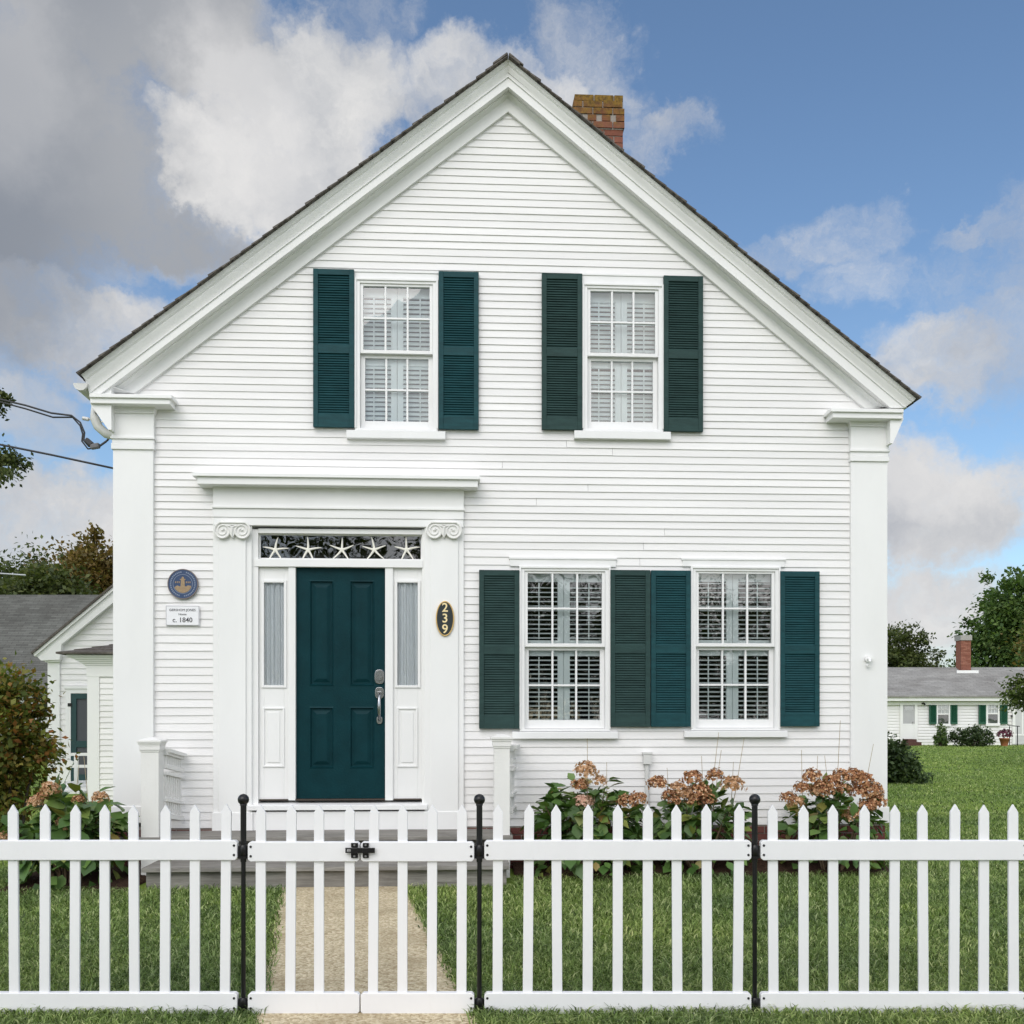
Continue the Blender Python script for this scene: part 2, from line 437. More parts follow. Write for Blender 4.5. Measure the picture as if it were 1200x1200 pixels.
# windows: frame rectangles measured on the photograph
WIN = {'up_a': (416, 327.5, 513, 505), 'up_b': (682.7, 333.5, 777.3, 505.5),
       'low_a': (609, 664.4, 715, 856.8), 'low_b': (809.8, 664.6, 914, 856)}
openings = []
for k, (x0, y0, x1, y1) in WIN.items():
    a, b, c, d = rect(x0, y0, x1, y1); openings.append((a+.03, b-.03, c+.02, d-.03))
da, db, dc, dd = rect(262, 604, 530, 960); openings.append((da, db, Z(966), dd))

def clap_rows():
    zs = [Z(968)]
    while zs[-1] < ax_[1] + .02:
        py = HOR - (zs[-1] - EYE) * 133.3
        zs.append(zs[-1] + (.0695 if py > 650 else .0640))
    return zs
wall = MB()
zs = clap_rows()
for z0, z1 in zip(zs[:-1], zs[1:]):
    zt = z1 + .010
    if z0 > lx_[1] + .03:
        def span(z):
            a, b = gable_span(z); return a - .03, b + .03
        (a0, b0), (a1, b1) = span(z0), span(min(zt, ax_[1] - .002))
        if b0 - a0 < .12: continue
        if b1 - a1 < .01: m_ = (a1+b1)/2; a1, b1 = m_-.01, m_+.01
    elif z0 > lx_[1] - .25:
        a0 = a1 = max(uL0 + .05, gable_span(z0)[0] - .12); b0 = b1 = min(uR1 - .05, gable_span(z0)[1] + .12)
        a0 = a1 = U(150); b0 = b1 = U(1022)
    else:
        a0 = a1 = uL1 - .02; b0 = b1 = uR0 + .02
    cuts = [(o[0], o[1]) for o in openings if o[2] < z1 and o[3] > z0]
    segs = [(a0, b0, a1, b1)]
    for c0, c1 in sorted(cuts):
        ns = []
        for s in segs:
            if c0 > s[0] and c1 < s[1]: ns += [(s[0], c0, s[2], c0), (c1, s[1], c1, s[3])]
            else: ns.append(s)
        segs = ns
    # random butt joints
    fin = []
    for s in segs:
        if s[1] - s[0] > 3 and s[0] == s[2] and random.random() < .4:
            j = random.uniform(s[0] + 1, s[1] - 1); fin += [(s[0], j-.0012, s[2], j-.0012), (j+.0012, s[1], j+.0012, s[3])]
        else: fin.append(s)
    for p0, q0, p1, q1 in fin:
        w = random.uniform(-.0022, .0022); lip = .0148 + random.uniform(-.0015, .0015)
        wall.hexa([(p0,-lip,z0+w),(q0,-lip,z0-w),(q0,0,z0-w),(p0,0,z0+w)],
                  [(p1,-.005,zt),(q1,-.005,zt),(q1,0.0,zt),(p1,0.0,zt)])
wall_o = wall.build('wall', M_clap, house)

# side and rear walls, boarded the same way; the gable behind closes the house
DEEP = 8.2
side = MB()
for sgn, u in ((-1, uL0 + .03), (1, uR1 - .03)):
    for z0, z1 in zip(zs[:-1], zs[1:]):
        if z1 > Z(470): break
        x_out, x_top = u + sgn*.019, u + sgn*.005
        P = [(u,.12,z0),(u,DEEP,z0),(x_out,DEEP,z0),(x_out,.12,z0)]
        Q = [(u,.12,z1+.01),(u,DEEP,z1+.01),(x_top,DEEP,z1+.01),(x_top,.12,z1+.01)]
        if sgn < 0: side.hexa(P[::-1][0:0] + [P[3],P[0],P[1],P[2]][::-1], [Q[3],Q[0],Q[1],Q[2]][::-1])
        else: side.hexa(P[::-1], Q[::-1])
    side.box(u - .06*sgn if sgn>0 else u, u if sgn>0 else u+.06, .02, DEEP, 0, Z(470))
rz = RK['drip'][0][1] - .12
side.prism([(uL0+.05,.02),(uR1-.05,.02),(uR1-.05,Z(480)),(ax_[0],rz),(uL0+.05,Z(480))], 'y', DEEP-.1, DEEP)
side.build('side_wall', M_clap, house)

# brick foundation, laid brick by brick
fnd = MB()
zf = Z(968)
fnd.box(uL0+.02, uR1-.02, -.005, .10, -.02, zf+.01, 1)
for r_ in range(6):
    z0 = -.03 + r_*.066; x = uL0 + .01 - (r_ % 2)*.1
    while x < uR1 - .02:
        x1 = min(x + .196, uR1 - .01); xa = max(x, uL0 + .01)
        if x1 - xa > .03 and z0 + .058 < zf + .02:
            fnd.box(xa, x1, -.016 + random.uniform(-.003,.003), 0, z0, z0+.056, 0)
        x += .206
fnd.build('foundation', [M_brickred, M_mortar], house)

# corner pilasters
def pilaster(pxa, pxb, cap_y, name='corner_pilaster', foot=(955, 964)):
    s = MB()
    a, b = U(pxa), U(pxb)
    zb, zt = Z(foot[1], (pxa+pxb)/2, .05), Z(cap_y[3], (pxa+pxb)/2, .05)
    s.box(a, b, -.048, .30, zb, zt)
    s.box(a-.012, b+.012, -.060, .31, zb-.002, zb+.14)
    p = s.build(name, M_trim, house, .004)
    c = MB()
    y0, y1, y2, y3 = [Z(v, (pxa+pxb)/2, .06) for v in cap_y]     # soffit, block bottom, band, neck
    c.box(a-.008, b+.008, -.060, .31, y1, y0)                     # block
    c.box(a-.015, b+.015, -.070, .32, y1-.018, y1+.004)
    c.box(a-.006, b+.006, -.056, .305, y2-.002, y1-.018)
    c.box(a-.011, b+.011, -.064, .31, y3-.004, y2-.004)
    # bed moulding flaring out under the return
    for i in range(5):
        t = i/5; e = .016 + .05*t**1.6
        c.box(a-e, b+e, -.06-e, .31, y0-.085+.017*i, y0-.085+.017*(i+1)+(.0005 if i < 4 else 0))
    c.build('capital', M_trim, p, .003)
    return p
pilaster(134.5, 181.5, (473, 512, 519, 526))
pilaster(995, 1037.5, (489, 527, 534, 540))

# cornice returns above the pilasters
for (x0, x1, yt, yb, sg) in ((105.5, 199, 463, 473, -1), (976, 1058, 480, 490, 1)):
    s = MB()
    cx = (x0+x1)/2
    a, b = U(x0, .18), U(x1, .18); zt, zb = Z(yt, cx, .18), Z(yb, cx, .18)
    out = a if sg < 0 else b; inn = b if sg < 0 else a
    s.box(a, b, -.18, .3, zb, zt)
    s.box(a-(.0 if sg<0 else .022), b+(.022 if sg<0 else .0), -.20, .02, zt-.028, zt+.004)   # top fillet
    s.hexa([(a+.002,-.18,zt+.004),(b-.002,-.18,zt+.004),(b-.002,0,zt+.004),(a+.002,0,zt+.004)],
           [(a+.01,-.165,zt+.014),(b-.01,-.165,zt+.014),(b-.01,0,zt+.05),(a+.01,0,zt+.05)])   # sloped cap
    s.build('cornice_return', M_trim, house, .004)

# rake: crown moulding, fascia, soffit and frieze board, one swept profile per slope
rake = MB()
prof = []
def lerp2(p, q, t): return (p[0]+(q[0]-p[0])*t, p[1]+(q[1]-p[1])*t)
c1, c2 = RK['crown1'], RK['crown2']
prof.append((RK['drip'][:3], RK['drip'][3]))
prof.append((c1[:3], c1[3])); 
for i in range(1, 8):                    # cyma curve of the crown
    t = i/8; off = c1[3] - .012 - (c1[3]-c2[3]-.012) * (.5 - .5*math.cos(PI*t))
    prof.append((tuple(lerp2(c1[k], c2[k], t) for k in range(3)), off))
prof.append((c2[:3], c2[3]))
for k in ('fasc1', 'fasc2'): prof.append((RK[k][:3], RK[k][3]))
s2 = RK['soff2']
prof.append((s2[:3], .080)); 
f0, f1 = RK['frz0'], RK['frz1']
for t, off in ((.06,.080),(.14,.066),(.22,.052),(.27,.046)):
    prof.append((tuple(lerp2(f0[k], f1[k], t) for k in range(3)), off))
prof.append((f1[:3], .042)); prof.append((f1[:3], -.01))
n = len(prof)
A = [(p[0][0], -o, p[0][1]) for p, o in prof]
for k in (1, 2):
    E = [(p[k][0], -o, p[k][1]) for p, o in prof]
    fs = []
    for i in range(n-1):
        fs.append((i, i+1, n+i+1, n+i) if k == 1 else (i, n+i, n+i+1, i+1))
    rake.add(A + E, fs)
    rake.add(E, [tuple(range(n)) if k == 2 else tuple(range(n))[::-1]])
rake.build('rake_cornice', M_trim, house)

# roof: shingle courses, their butts stepping along the rake
roof = MB()
apx = RK['drip'][0]
for k, sg in ((1, -1), (2, 1)):
    e = RK['drip'][k]
    dx, dz = apx[0]-e[0], apx[1]-e[1]; L = math.hypot(dx, dz); tx, tz = dx/L, dz/L
    nx, nz = (-tz*sg*-1, abs(tx))
    nx = tz*sg; nz = abs(tx)
    nC = 40
    for i in range(nC):
        s0 = -.02 + i*(L+.02)/nC; s1 = s0 + (L+.02)/nC*1.25
        if i == nC-1: s1 = L
        th = .017 + random.uniform(-.003,.004); w = random.uniform(-.008,.008)
        pts = []
        for s_, h in ((s0+w,.002),(s1,.002),(s1,.006),(s0+w,th)):
            pts.append((e[0]+tx*s_+nx*h, e[1]+tz*s_+nz*h))
        if sg < 0: pts = pts[::-1]
        # split along the depth into separate shingles near the rake
        y = -.275 + random.uniform(-.012,.006)
        for j in range(60):
            y1 = y + random.uniform(.10,.19) if j < 59 else DEEP+.3
            roof.prism(pts, 'y', y, min(y1-.003, DEEP+.3))
            y = y1
            if y > DEEP+.2: break
    # solid deck under the shingles
    q = [(e[0], e[1]-.002), (apx[0], apx[1]-.002), (apx[0], apx[1]-.09), (e[0]-.0*sg, e[1]-.03)]
    roof.prism(q if sg > 0 else q[::-1], 'y', -.19, DEEP+.25)
# ridge boards
for sg in (-1, 1):
    e = RK['drip'][1 if sg < 0 else 2]
    dx, dz = e[0]-apx[0], e[1]-apx[1]; L = math.hypot(dx, dz); tx, tz = dx/L, dz/L
    nx, nz = -tz*sg*1.0, abs(tx)
    y = -.285
    while y < DEEP:
        h = random.uniform(.024,.034)
        p = [(apx[0]+tx*a_+ (-tz if sg>0 else tz)*b_*1.0, apx[1]+tz*a_+abs(tx)*b_) for a_, b_ in ((-.005,.012),(.145,.016),(.145,h),(-.005,h))]
        roof.prism(p if sg < 0 else p[::-1], 'y', y, y+.13); y += .135
roof_o = roof.build('roof', M_shingle, house)

# side eaves: boxed soffit, gutter on one side, downspout elbow
for sg, k in ((-1, 1), (1, 2)):
    e = RK['crown1'][k]; e2 = RK['crown2'][k]; f2 = RK['soff2'][k]
    uw = uL0 if sg < 0 else uR1
    zb = Z(474 if sg < 0 else 491, 140 if sg < 0 else 1050, .2)
    xo = RK['crown2'][k][0]
    eave = MB()
    pts = [(uw - sg*.02, zb-.20), (uw + sg*.004, zb-.20), (xo, zb+.012), (xo, e2[1]+.01), (e[0]-sg*.02, e[1]-.03), (uw - sg*.02, e[1]+.15)]
    eave.prism(pts if sg > 0 else pts[::-1], 'y', -.15, DEEP+.2)
    eave.build('eave_box', M_trim, house)
e = RK['crown1'][1]
gut = MB()
gx, gz = e[0]-.035, e[1]-.035
pts = [(gx+.06*math.cos(PI+a), gz+.06*math.sin(PI+a)) for a in [PI*i/10 for i in range(11)]]
inner = [(gx+.054*math.cos(PI+a), gz+.054*math.sin(PI+a)) for a in [PI*i/10 for i in range(11)]][::-1]
gut.prism((pts+inner)[::-1], 'y', -.215, DEEP)
gut.prism(pts[::-1], 'y', -.22, -.213)
gut.build('gutter', M_gutter, house)
dsp = MB()
ds = [hu(110,480,-.45), hu(111,490,-.45), hu(115,500,-.45), hu(124,508,-.45), hu(136,511,-.45)]
path = [(gx+.0, .45, gz-.05)] + [(p[0], .45, p[1]) for p in ds] + [(uL0+.02,.47,ds[-1][1]-.08),(uL0+.03,.5,ds[-1][1]-.3),(uL0+.03,.5,.05)]
dsp.tube(path, .042, 10)
dsp.build('downspout', M_gutter, house)

# chimney
ch = MB()
CY = 1.7
ca, cb_, _, cz = rect(673.5, 111, 730, 150, -CY); _, _, zlow, _ = rect(673.5, 111, 730, 240, -CY)
cd = .62
ncr = int((cz - 4.6)/.072)
for i in range(ncr):
    z1 = cz - i*.072; z0 = z1 - .062
    ex = .0 if i == 0 else .014 if i in (1, 2, 3, 4) else .0
    x0, x1, y0, y1 = ca-ex, cb_+ex, CY-ex, CY+cd+ex
    ch.box(x0+.012, x1-.012, y0+.012, y1-.012, z0-.012, z1-.002, 1)
    def row(a, b, f):
        if i == 3:
            x = a
            while x < b - .02:
                if min(x+.09, b) - x > .02: f(x, min(x+.09, b))
                x += .15
            return
        x = a - (.105 if i % 2 else 0)
        while x < b - .02:
            p, q = max(x, a), min(x+.198, b)
            if q - p > .02: f(p, q)
            x += .21
    j = lambda: random.uniform(-.004,.004)
    row(x0, x1, lambda p, q: ch.box(p, q, y0+j(), y0+.10, z0, z1+j()*.4))
    row(x0, x1, lambda p, q: ch.box(p, q, y1-.10, y1+j(), z0, z1+j()*.4))
    row(y0+.104, y1-.104, lambda p, q: ch.box(x0+j(), x0+.10, p, q, z0, z1))
    row(y0+.104, y1-.104, lambda p, q: ch.box(x1-.10, x1+j(), p, q, z0, z1))
ch.build('chimney', [brick_mat('mossy_chimney_brick', [(.14,.045,.03),(.20,.07,.045),(.26,.10,.065),(.17,.06,.05)], True, (cz-.75, cz+.05)), M_mortar], house)

# ---------------------------------------------------------------- windows
RX = lambda a: Matrix.Rotation(a, 3, 'X')
def glazed(parent, u0, u1, z0, z1, y, cols, rows, mw, name):
    """sash: stiles come from the caller; glass sheet plus muntins"""
    g = MB(); g.add([(u0-.004,y,z0-.004),(u1+.004,y,z0-.004),(u1+.004,y,z1+.004),(u0-.004,y,z1+.004)], [(0,1,2,3)])
    g.build('glass', M_glass, parent)

def window(x0, y0, x1, y1, hx, sill, dark):
    """hx: header board rect, sill: sill rect (photo pixels)"""
    a, b, c, d = rect(x0, y0, x1, y1, .03); H = d - c
    f = MB(); cw = .043; o = -.034
    f.box(a, a+cw, o, .06, c+.02, d); f.box(b-cw, b, o, .06, c+.02, d)
    f.box(a+cw, b-cw, o, .06, d-cw+.006, d); f.box(a, b, o-.006, .06, c, c+.02)
    # outer bead
    f.box(a-.004, a+.014, o-.012, 0, c+.02, d+.004); f.box(b-.014, b+.004, o-.012, 0, c+.02, d+.004); f.box(a+.014, b-.014, o-.012, 0, d-.014, d+.004)
    w = f.build('window', M_sash, house, .002)
    s = MB(); p, q, r, t = rect(*hx, .03); s.box(p, q, -.028, .03, d+.004, t); s.box(p-.008,q+.008,-.036,.03,t-.012,t+.006); s.build('header', M_sash, w, .002)
    s = MB(); p, q, r, t = rect(*sill, .05); 
    s.hexa([(p,-.062,r),(q,-.062,r),(q,.03,r),(p,.03,r)], [(p,-.062,c-.006),(q,-.062,c-.006),(q,.03,c+.004),(p,.03,c+.004)])
    s.build('sill', M_sash, w, .003)
    ia, ib = a+cw, b-cw
    zm = d - H*.478                                       # meeting rail
    def sash(top, bot, y, st, tr, br, cover):
        s = MB(); yf, yb = y-.017, y+.017
        s.box(ia+.001, ia+st, yf, yb, bot, top); s.box(ib-st, ib-.001, yf, yb, bot, top)
        s.box(ia+st, ib-st, yf, yb, top-tr, top); s.box(ia+st, ib-st, yf, yb, bot, bot+br)
        ga, gb, gc, gd = ia+st, ib-st, bot+br, top-tr
        mw = .017
        for i in (1, 2):
            x = ga + (gb-ga)*i/3; s.box(x-mw/2, x+mw/2, yf+.003, yb-.003, gc, gd)
        zc = (gc+gd)/2
        for i in range(3):
            p = ga + (gb-ga)*i/3 + (mw/2 if i else 0); q = ga + (gb-ga)*(i+1)/3 - (mw/2 if i < 2 else 0)
            s.box(p, q, yf+.004, yb-.004, zc-mw/2, zc+mw/2)
        o = s.build('sash', M_sash, w, .0015)
        g = MB(); g.add([(ga-.004,y+.004,gc-.004),(gb+.004,y+.004,gc-.004),(gb+.004,y+.004,gd+.004),(ga-.004,y+.004,gd+.004)], [(0,1,2,3)])
        g.build('glass', M_glass, w)
        return ga, gb
    sash(d-cw+.006, zm-.012, -.004, .028, .02, .03, 0)
    ga, gb = sash(zm+.004, c+.022, .036, .040, .045, .075, 0)
    # indoor louvred shutters: two tiers of two leaves
    s = MB(); yi = .088; ctr = (ia+ib)/2
    ia2, ib2 = ia-.03, ib+.03
    for (zt, zb_) in ((d-cw+.01, zm+.002), (zm-.002, c+.03)):
        for (p, q) in ((ia2, ctr-.002), (ctr+.002, ib2)):
            stl = .052
            out = p < ctr - .05
            p1, q1 = (p+.035, q-stl) if out else (p+stl, q-.035)
            s.box(p, p1, yi-.013, yi+.013, zb_, zt); s.box(q1, q, yi-.013, yi+.013, zb_, zt)
            trail = .085; brail = .05
            s.box(p1, q1, yi-.012, yi+.012, zt-trail, zt); s.box(p1, q1, yi-.012, yi+.012, zb_, zb_+brail)
            z = zb_+brail+.022
            while z < zt-trail-.012:
                s.obox(((p1+q1)/2, yi, z), q1-p1, .046, .0075, RX(R(dark)))
                z += .0405
            xm = (p1+q1)/2 + (-.02 if out else .02)
            s.box(xm-.005, xm+.005, yi-.030, yi-.022, zb_+brail+.01, zt-trail-.01)
    s.build('indoor_shutter', M_indoor, w)
    return w
WP = [('up_a', (408,318,514,328), (406,503.5,522,514)), ('up_b', (681,322,779,333), (673,505,786,514.5)),
      ('low_a', (597.7,654,722,664), (600,855.7,724,865.7)), ('low_b', (800,655,920,664), (802,855.5,922.7,864))]
for k, hx, sl in WP:
    window(*WIN[k], hx, sl, 50 if k.startswith('up') else 9)
# near-black backing behind the windows, darkness of the rooms put into its colour
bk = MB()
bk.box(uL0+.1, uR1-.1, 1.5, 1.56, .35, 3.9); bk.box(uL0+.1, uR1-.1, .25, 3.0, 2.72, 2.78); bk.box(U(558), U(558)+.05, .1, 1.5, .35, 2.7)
bk.build('interior_backing', M_dark, house)

def shutter(x0, y0, x1, y1, mat, label, nudge=0):
    a, b, c, d = rect(x0, y0, x1, y1, .05); Wd = b-a; H = d-c
    s = MB(); y0_, y1_ = -.058, -.022
    st = .042 if Wd > .3 else .038
    mid = d - H*.505
    s.box(a, a+st, y0_, y1_, c, d); s.box(b-st, b, y0_, y1_, c, d)
    for z0, z1 in ((c, c+H*.082), (mid-.038, mid+.038), (d-H*.036, d)): s.box(a+st, b-st, y0_+.003, y1_, z0, z1)
    for z0, z1 in ((c+H*.082, mid-.038), (mid+.038, d-H*.036)):
        nl = round((z1-z0)/.0212)
        for i in range(nl):
            z = z0 + (i+.5)*(z1-z0)/nl
            s.obox(((a+b)/2, -.041+random.uniform(-.0008,.0008), z), Wd-2*st+.004, .027, .0055, RX(R(56+random.uniform(-2,2))))
    s.box(a+st-.002, b-st+.002, -.0225, -.0185, c+.02, d-.02)
    o = s.build('shutter', mat, house, .0018)
    o['label'] = label
    return o
for x0, y0, x1, y1, m, lb in (
    (367,315.5,415,500.5,M_teal,'teal louvred shutter'), (514,318.5,561,503,M_teal,'teal louvred shutter'),
    (635,320.5,682.3,503.5,M_tealfade,'faded grey green louvred shutter'), (777.8,323.5,823.8,505.5,M_tealfade,'faded grey green louvred shutter'),
    (561.5,668,608.6,854,M_tealfade,'faded grey green louvred shutter'), (715.3,668,762,851.7,M_tealfade,'faded grey green louvred shutter'),
    (763,668.5,809.4,851.7,M_teal,'teal louvred shutter'), (914.4,669.5,960.3,851.3,M_teal,'teal louvred shutter')):
    shutter(x0, y0, x1, y1, m, lb)

# ---------------------------------------------------------------- front entrance
srd = MB()
def bx(mb, x0, y0, x1, y1, o, back=.02, m=0, dz0=0, dz1=0):
    a, b, c, d = rect(x0, y0, x1, y1, o); mb.box(a, b, -o, back, c+dz0, d+dz1, m); return a, b, c, d
zsill = Z(949)
for (x0, x1, i0, i1) in ((249.5, 295, 256, 288), (497.5, 543.5, 504, 537)):
    a, b = U(x0,.04), U(x1,.04); srd.box(a, b, -.040, .12, Z(972), Z(612))
    a, b = U(i0,.055), U(i1,.055); srd.box(a, b, -.056, -.040, Z(958), Z(628))
    a, b = U(x0,.06), U(x1,.06); srd.box(a-.008, b+.008, -.064, .1, Z(971.5), Z(950))
# entablature
a0, b0 = U(249.5,.06), U(543.5,.06)
zA, zB, zC, zD = Z(620), Z(611), Z(601), Z(571)
srd.box(a0+.004, b0-.004, -.058, .1, zA, zB); srd.box(a0, b0, -.066, .1, zB, zC)
srd.box(a0-.006, b0+.006, -.082, .1, zC, zC+.02); srd.box(a0, b0, -.062, .1, zC+.02, zD)
for i in range(5):
    t = i/5; e_ = .010+.06*t**1.5
    srd.box(a0-e_, b0+e_, -.062-e_, .05, zD+.012*i, zD+.012*(i+1)+.0004)
srd.build('door_surround', M_trim, house, .003)
srd_o = bpy.data.objects['door_surround']
crn = MB()
a, b = U(231,.17), U(560,.17); zt, zb = Z(558,400,.17), Z(569,400,.17)
crn.box(a, b, -.17, .02, zb, zt); crn.box(a-.035, b+.02, -.195, .02, zt-.018, zt+.012)
crn.hexa([(a-.03,-.185,zt+.012),(b+.015,-.185,zt+.012),(b+.015,.02,zt+.012),(a-.03,.02,zt+.012)],
         [(a-.02,-.17,zt+.02),(b+.01,-.17,zt+.02),(b+.01,.02,zt+.055),(a-.02,.02,zt+.055)])
crn.build('cornice', M_trim, srd_o, .003)
# scroll capitals
for x0, x1 in ((251, 293.5), (499.5, 541)):
    c_ = MB()
    a, b = U(x0,.08), U(x1,.08); zt, zb = Z(611.5,(x0+x1)/2,.08), Z(632,(x0+x1)/2,.08)
    rr = (zt-zb)/2*.97
    for sg, cx in ((-1, a+rr), (1, b-rr)):
        cz_ = zb + rr
        pts = [(cx + sg*1*0, 0, cz_)]
        c_.disc_y((cx, cz_), rr*.93, rr*.93, -.080, -.04, 28)
        sp = []; rads = []
        for i in range(64):
            t = i/63; ang = PI/2 + sg*(-1)*t*4.6*PI; r = rr*.95*(1-t)**.85 + .006
            sp.append((cx + r*math.cos(ang), -.083, cz_ + r*math.sin(ang))); rads.append(.0105*(1-.6*t))
        c_.tube(sp, rads, 6)
        c_.lathe([(.001,0),(.012,0),(.012,.01),(.001,.016)], (cx,-.08,cz_), 10)
    c_.box(a+rr*.8, b-rr*.8, -.085, -.03, zt-.030, zt)
    c_.tube([(a+rr*.6,-.088,zt-.008),(b-rr*.6,-.088,zt-.008)], .009, 6)
    c_.tube([(a+rr*1.5,-.085,zt-.032),((a+b)/2,-.09,zt-.045),(b-rr*1.5,-.085,zt-.032)], .008, 6)
    mx = (a+b)/2
    c_.prism([(mx-.035,zt-.05),(mx+.035,zt-.05),(mx+.028,zt-.09),(mx,zt-.145),(mx-.028,zt-.09)][::-1], 'y', -.088, -.04)
    c_.tube([(mx,-.093,zt-.05),(mx,-.093,zt-.135)], [.012,.003], 6)
    c_.build('capital', M_stone, srd_o, .002)
# recessed frame: jambs, transom bar, mullions, sill
fr = MB()
YD = .035                                  # door plane depth
for (x0, y0, x1, y1) in ((293.5,620,302.5,948), (494.5,620,499,948)): bx(fr, x0, y0, x1, y1, .012, .12)
bx(fr, 302.5, 620, 494.5, 625.5, .014, .12); bx(fr, 298, 655.5, 495.5, 664.5, .020, .12)
for (x0, x1) in ((338,346.3), (451.3,460.5)): bx(fr, x0, 664.5, x1, 938, .006, .12)
a, b = U(290,.06), U(501,.06)
fr.hexa([(a,-.07,Z(947.5)),(b,-.07,Z(947.5)),(b,.12,Z(947.5)),(a,.12,Z(947.5))], [(a,-.07,Z(942)),(b,-.07,Z(942)),(b,.12,Z(938)),(a,.12,Z(938))])
fr.box(U(286), U(506), -.045, .1, Z(972), Z(949.5))
fr.build('door_frame', M_trim, house, .003)
# transom
tr = MB(); a, b, c, d = rect(303, 625.5, 494.5, 655.5)
tr.box(a, b, .03, .05, c, c+.012); tr.box(a, b, .03, .05, d-.012, d); tr.box(a, a+.012, .03, .05, c+.012, d-.012); tr.box(b-.012, b, .03, .05, c+.012, d-.012)
tro = tr.build('transom_window', M_sash, house)
g = MB(); g.add([(a,.036,c),(b,.036,c),(b,.036,d),(a,.036,d)], [(0,1,2,3)]); g.build('glass', M_glass, tro)
TR = (a, b, c, d)
# sidelights
for (x0, x1, g0, g1) in ((303,338,309,332.5), (460.5,494.5,465.5,489.5)):
    s = MB(); a, b, c, d = rect(x0, 664.5, x1, 937); ga, gb, gc, gd = rect(g0, 682.5, g1, 803)
    s.box(a, ga, .02, .07, c, d); s.box(gb, b, .02, .07, c, d); s.box(ga, gb, .02, .07, gd, d); s.box(ga, gb, .02, .07, c, gc)
    # glazing bead
    for p in ((ga-.022, ga, gc-.022, gd+.022), (gb, gb+.022, gc-.022, gd+.022)): s.box(p[0], p[1], .008, .02, p[2], p[3])
    s.box(ga, gb, .008, .02, gd, gd+.022); s.box(ga, gb, .008, .02, gc-.022, gc)
    # lower panel moulding
    pa, pb, pc, pd = rect(x0+4.5, 829, x1-5, 899)
    for p in ((pa, pa+.016, pc, pd), (pb-.016, pb, pc, pd), (pa+.016, pb-.016, pc, pc+.016), (pa+.016, pb-.016, pd-.016, pd)):
        s.box(p[0], p[1], .009, .02, p[2], p[3])
    s.box(pa+.04, pb-.04, .013, .02, pc+.04, pd-.04)
    so = s.build('sidelight', M_trim, house, .0025)
    g = MB(); g.add([(ga-.003,.03,gc-.003),(gb+.003,.03,gc-.003),(gb+.003,.03,gd+.003),(ga-.003,.03,gd+.003)], [(0,1,2,3)]); g.build('glass', M_glass_thin, so)
    cu = MB(); N = 90; vs = []
    ph = random.uniform(0, 6)
    for i in range(N+1):
        x = ga-.01 + (gb-ga+.02)*i/N
        t = i/N
        for z in (gc-.02, (gc+gd)/2, gd+.02):
            k = (z-gc)/(gd-gc); pinch = .85+.15*k
            y = .053 + .012*math.sin(t*30*1.0+ph+1.5*math.sin(t*9+ph)) + .006*math.sin(t*71+ph+k)
            vs.append(((ga+gb)/2+(x-(ga+gb)/2)*1.0, y, z))
    cu.add(vs, [(3*i+j, 3*i+3+j, 3*i+4+j, 3*i+1+j) for i in range(N) for j in (0, 1)], 0, True)
    cu.build('curtain', M_sheer, so)
# threshold strips, shadow below door and sidelights painted as dark brown; door
dr = MB(); a, b, c, d = rect(346.3, 664.5, 451.3, 936)
y0_ = YD
PAN = [rect(361.5,679,391,804), rect(408.8,679,438.8,804), rect(361,828,390.5,901), rect(408.5,828,437,901)]
xs = [a, PAN[0][0], PAN[0][1], PAN[1][0], PAN[1][1], b]
zs_ = [c, PAN[2][2], PAN[2][3], PAN[0][2], PAN[0][3], d]
for i in range(5):
    for j in range(5):
        if i in (1, 3) and j in (1, 3): continue
        dr.add([(xs[i],y0_,zs_[j]),(xs[i+1],y0_,zs_[j]),(xs[i+1],y0_,zs_[j+1]),(xs[i],y0_,zs_[j+1])], [(0,1,2,3)])
for i in (1, 3):
    for j in (1, 3):
        rings = []
        for ins, y in ((0,0),(.012,-.005),(.02,.014),(.034,.014),(.062,.002),(.066,.001)):
            rings.append([(xs[i]+ins,y0_+y,zs_[j]+ins),(xs[i+1]-ins,y0_+y,zs_[j]+ins),(xs[i+1]-ins,y0_+y,zs_[j+1]-ins),(xs[i]+ins,y0_+y,zs_[j+1]-ins)])
        vs = [p for r_ in rings for p in r_]
        fs = [(4*k+q, 4*k+(q+1)%4, 4*k+4+(q+1)%4, 4*k+4+q) for k in range(len(rings)-1) for q in range(4)]
        fs.append((4*len(rings)-4, 4*len(rings)-3, 4*len(rings)-2, 4*len(rings)-1))
        dr.add(vs, fs)
dr.box(a, b, y0_+.02, y0_+.05, c, d)
door = dr.build('front_door', M_door, house)
s = MB(); s.box(a, b, -.01, .06, c-.014, c-.002)
for x0, x1 in ((303,338),(460.5,494.5)): s.box(U(x0+1), U(x1-1), .004, .06, c-.014, c-.002)
s.build('threshold', paint('threshold_shadow_brown', (.055,.040,.032), .5), door)
def shield(mb, cx, cz, w, h, y0, y1):
    pts = []
    for i in range(24):
        t = 2*PI*i/24; x = math.cos(t); z = math.sin(t)
        sx = math.copysign(abs(x)**.6, x); sz = math.copysign(abs(z)**.7, z)
        pts.append((cx+w/2*sx, cz+h/2*sz))
    mb.prism(pts, 'y', y1, y0)
s = MB(); hx_, hz_ = hu(444.5, 793); shield(s, hx_, hz_, .085, .125, y0_-.012, y0_+.001)
s.tube([(hx_,y0_-.012,hz_-.005),(hx_,y0_-.028,hz_-.005)], .026, 16); s.build('deadbolt', M_silver, door, .003)
s = MB(); _, h1 = hu(444.5, 812); _, h2 = hu(444.5, 844)
shield(s, hx_, h1, .078, .10, y0_-.012, y0_+.001); shield(s, hx_, h2, .05, .065, y0_-.012, y0_+.001)
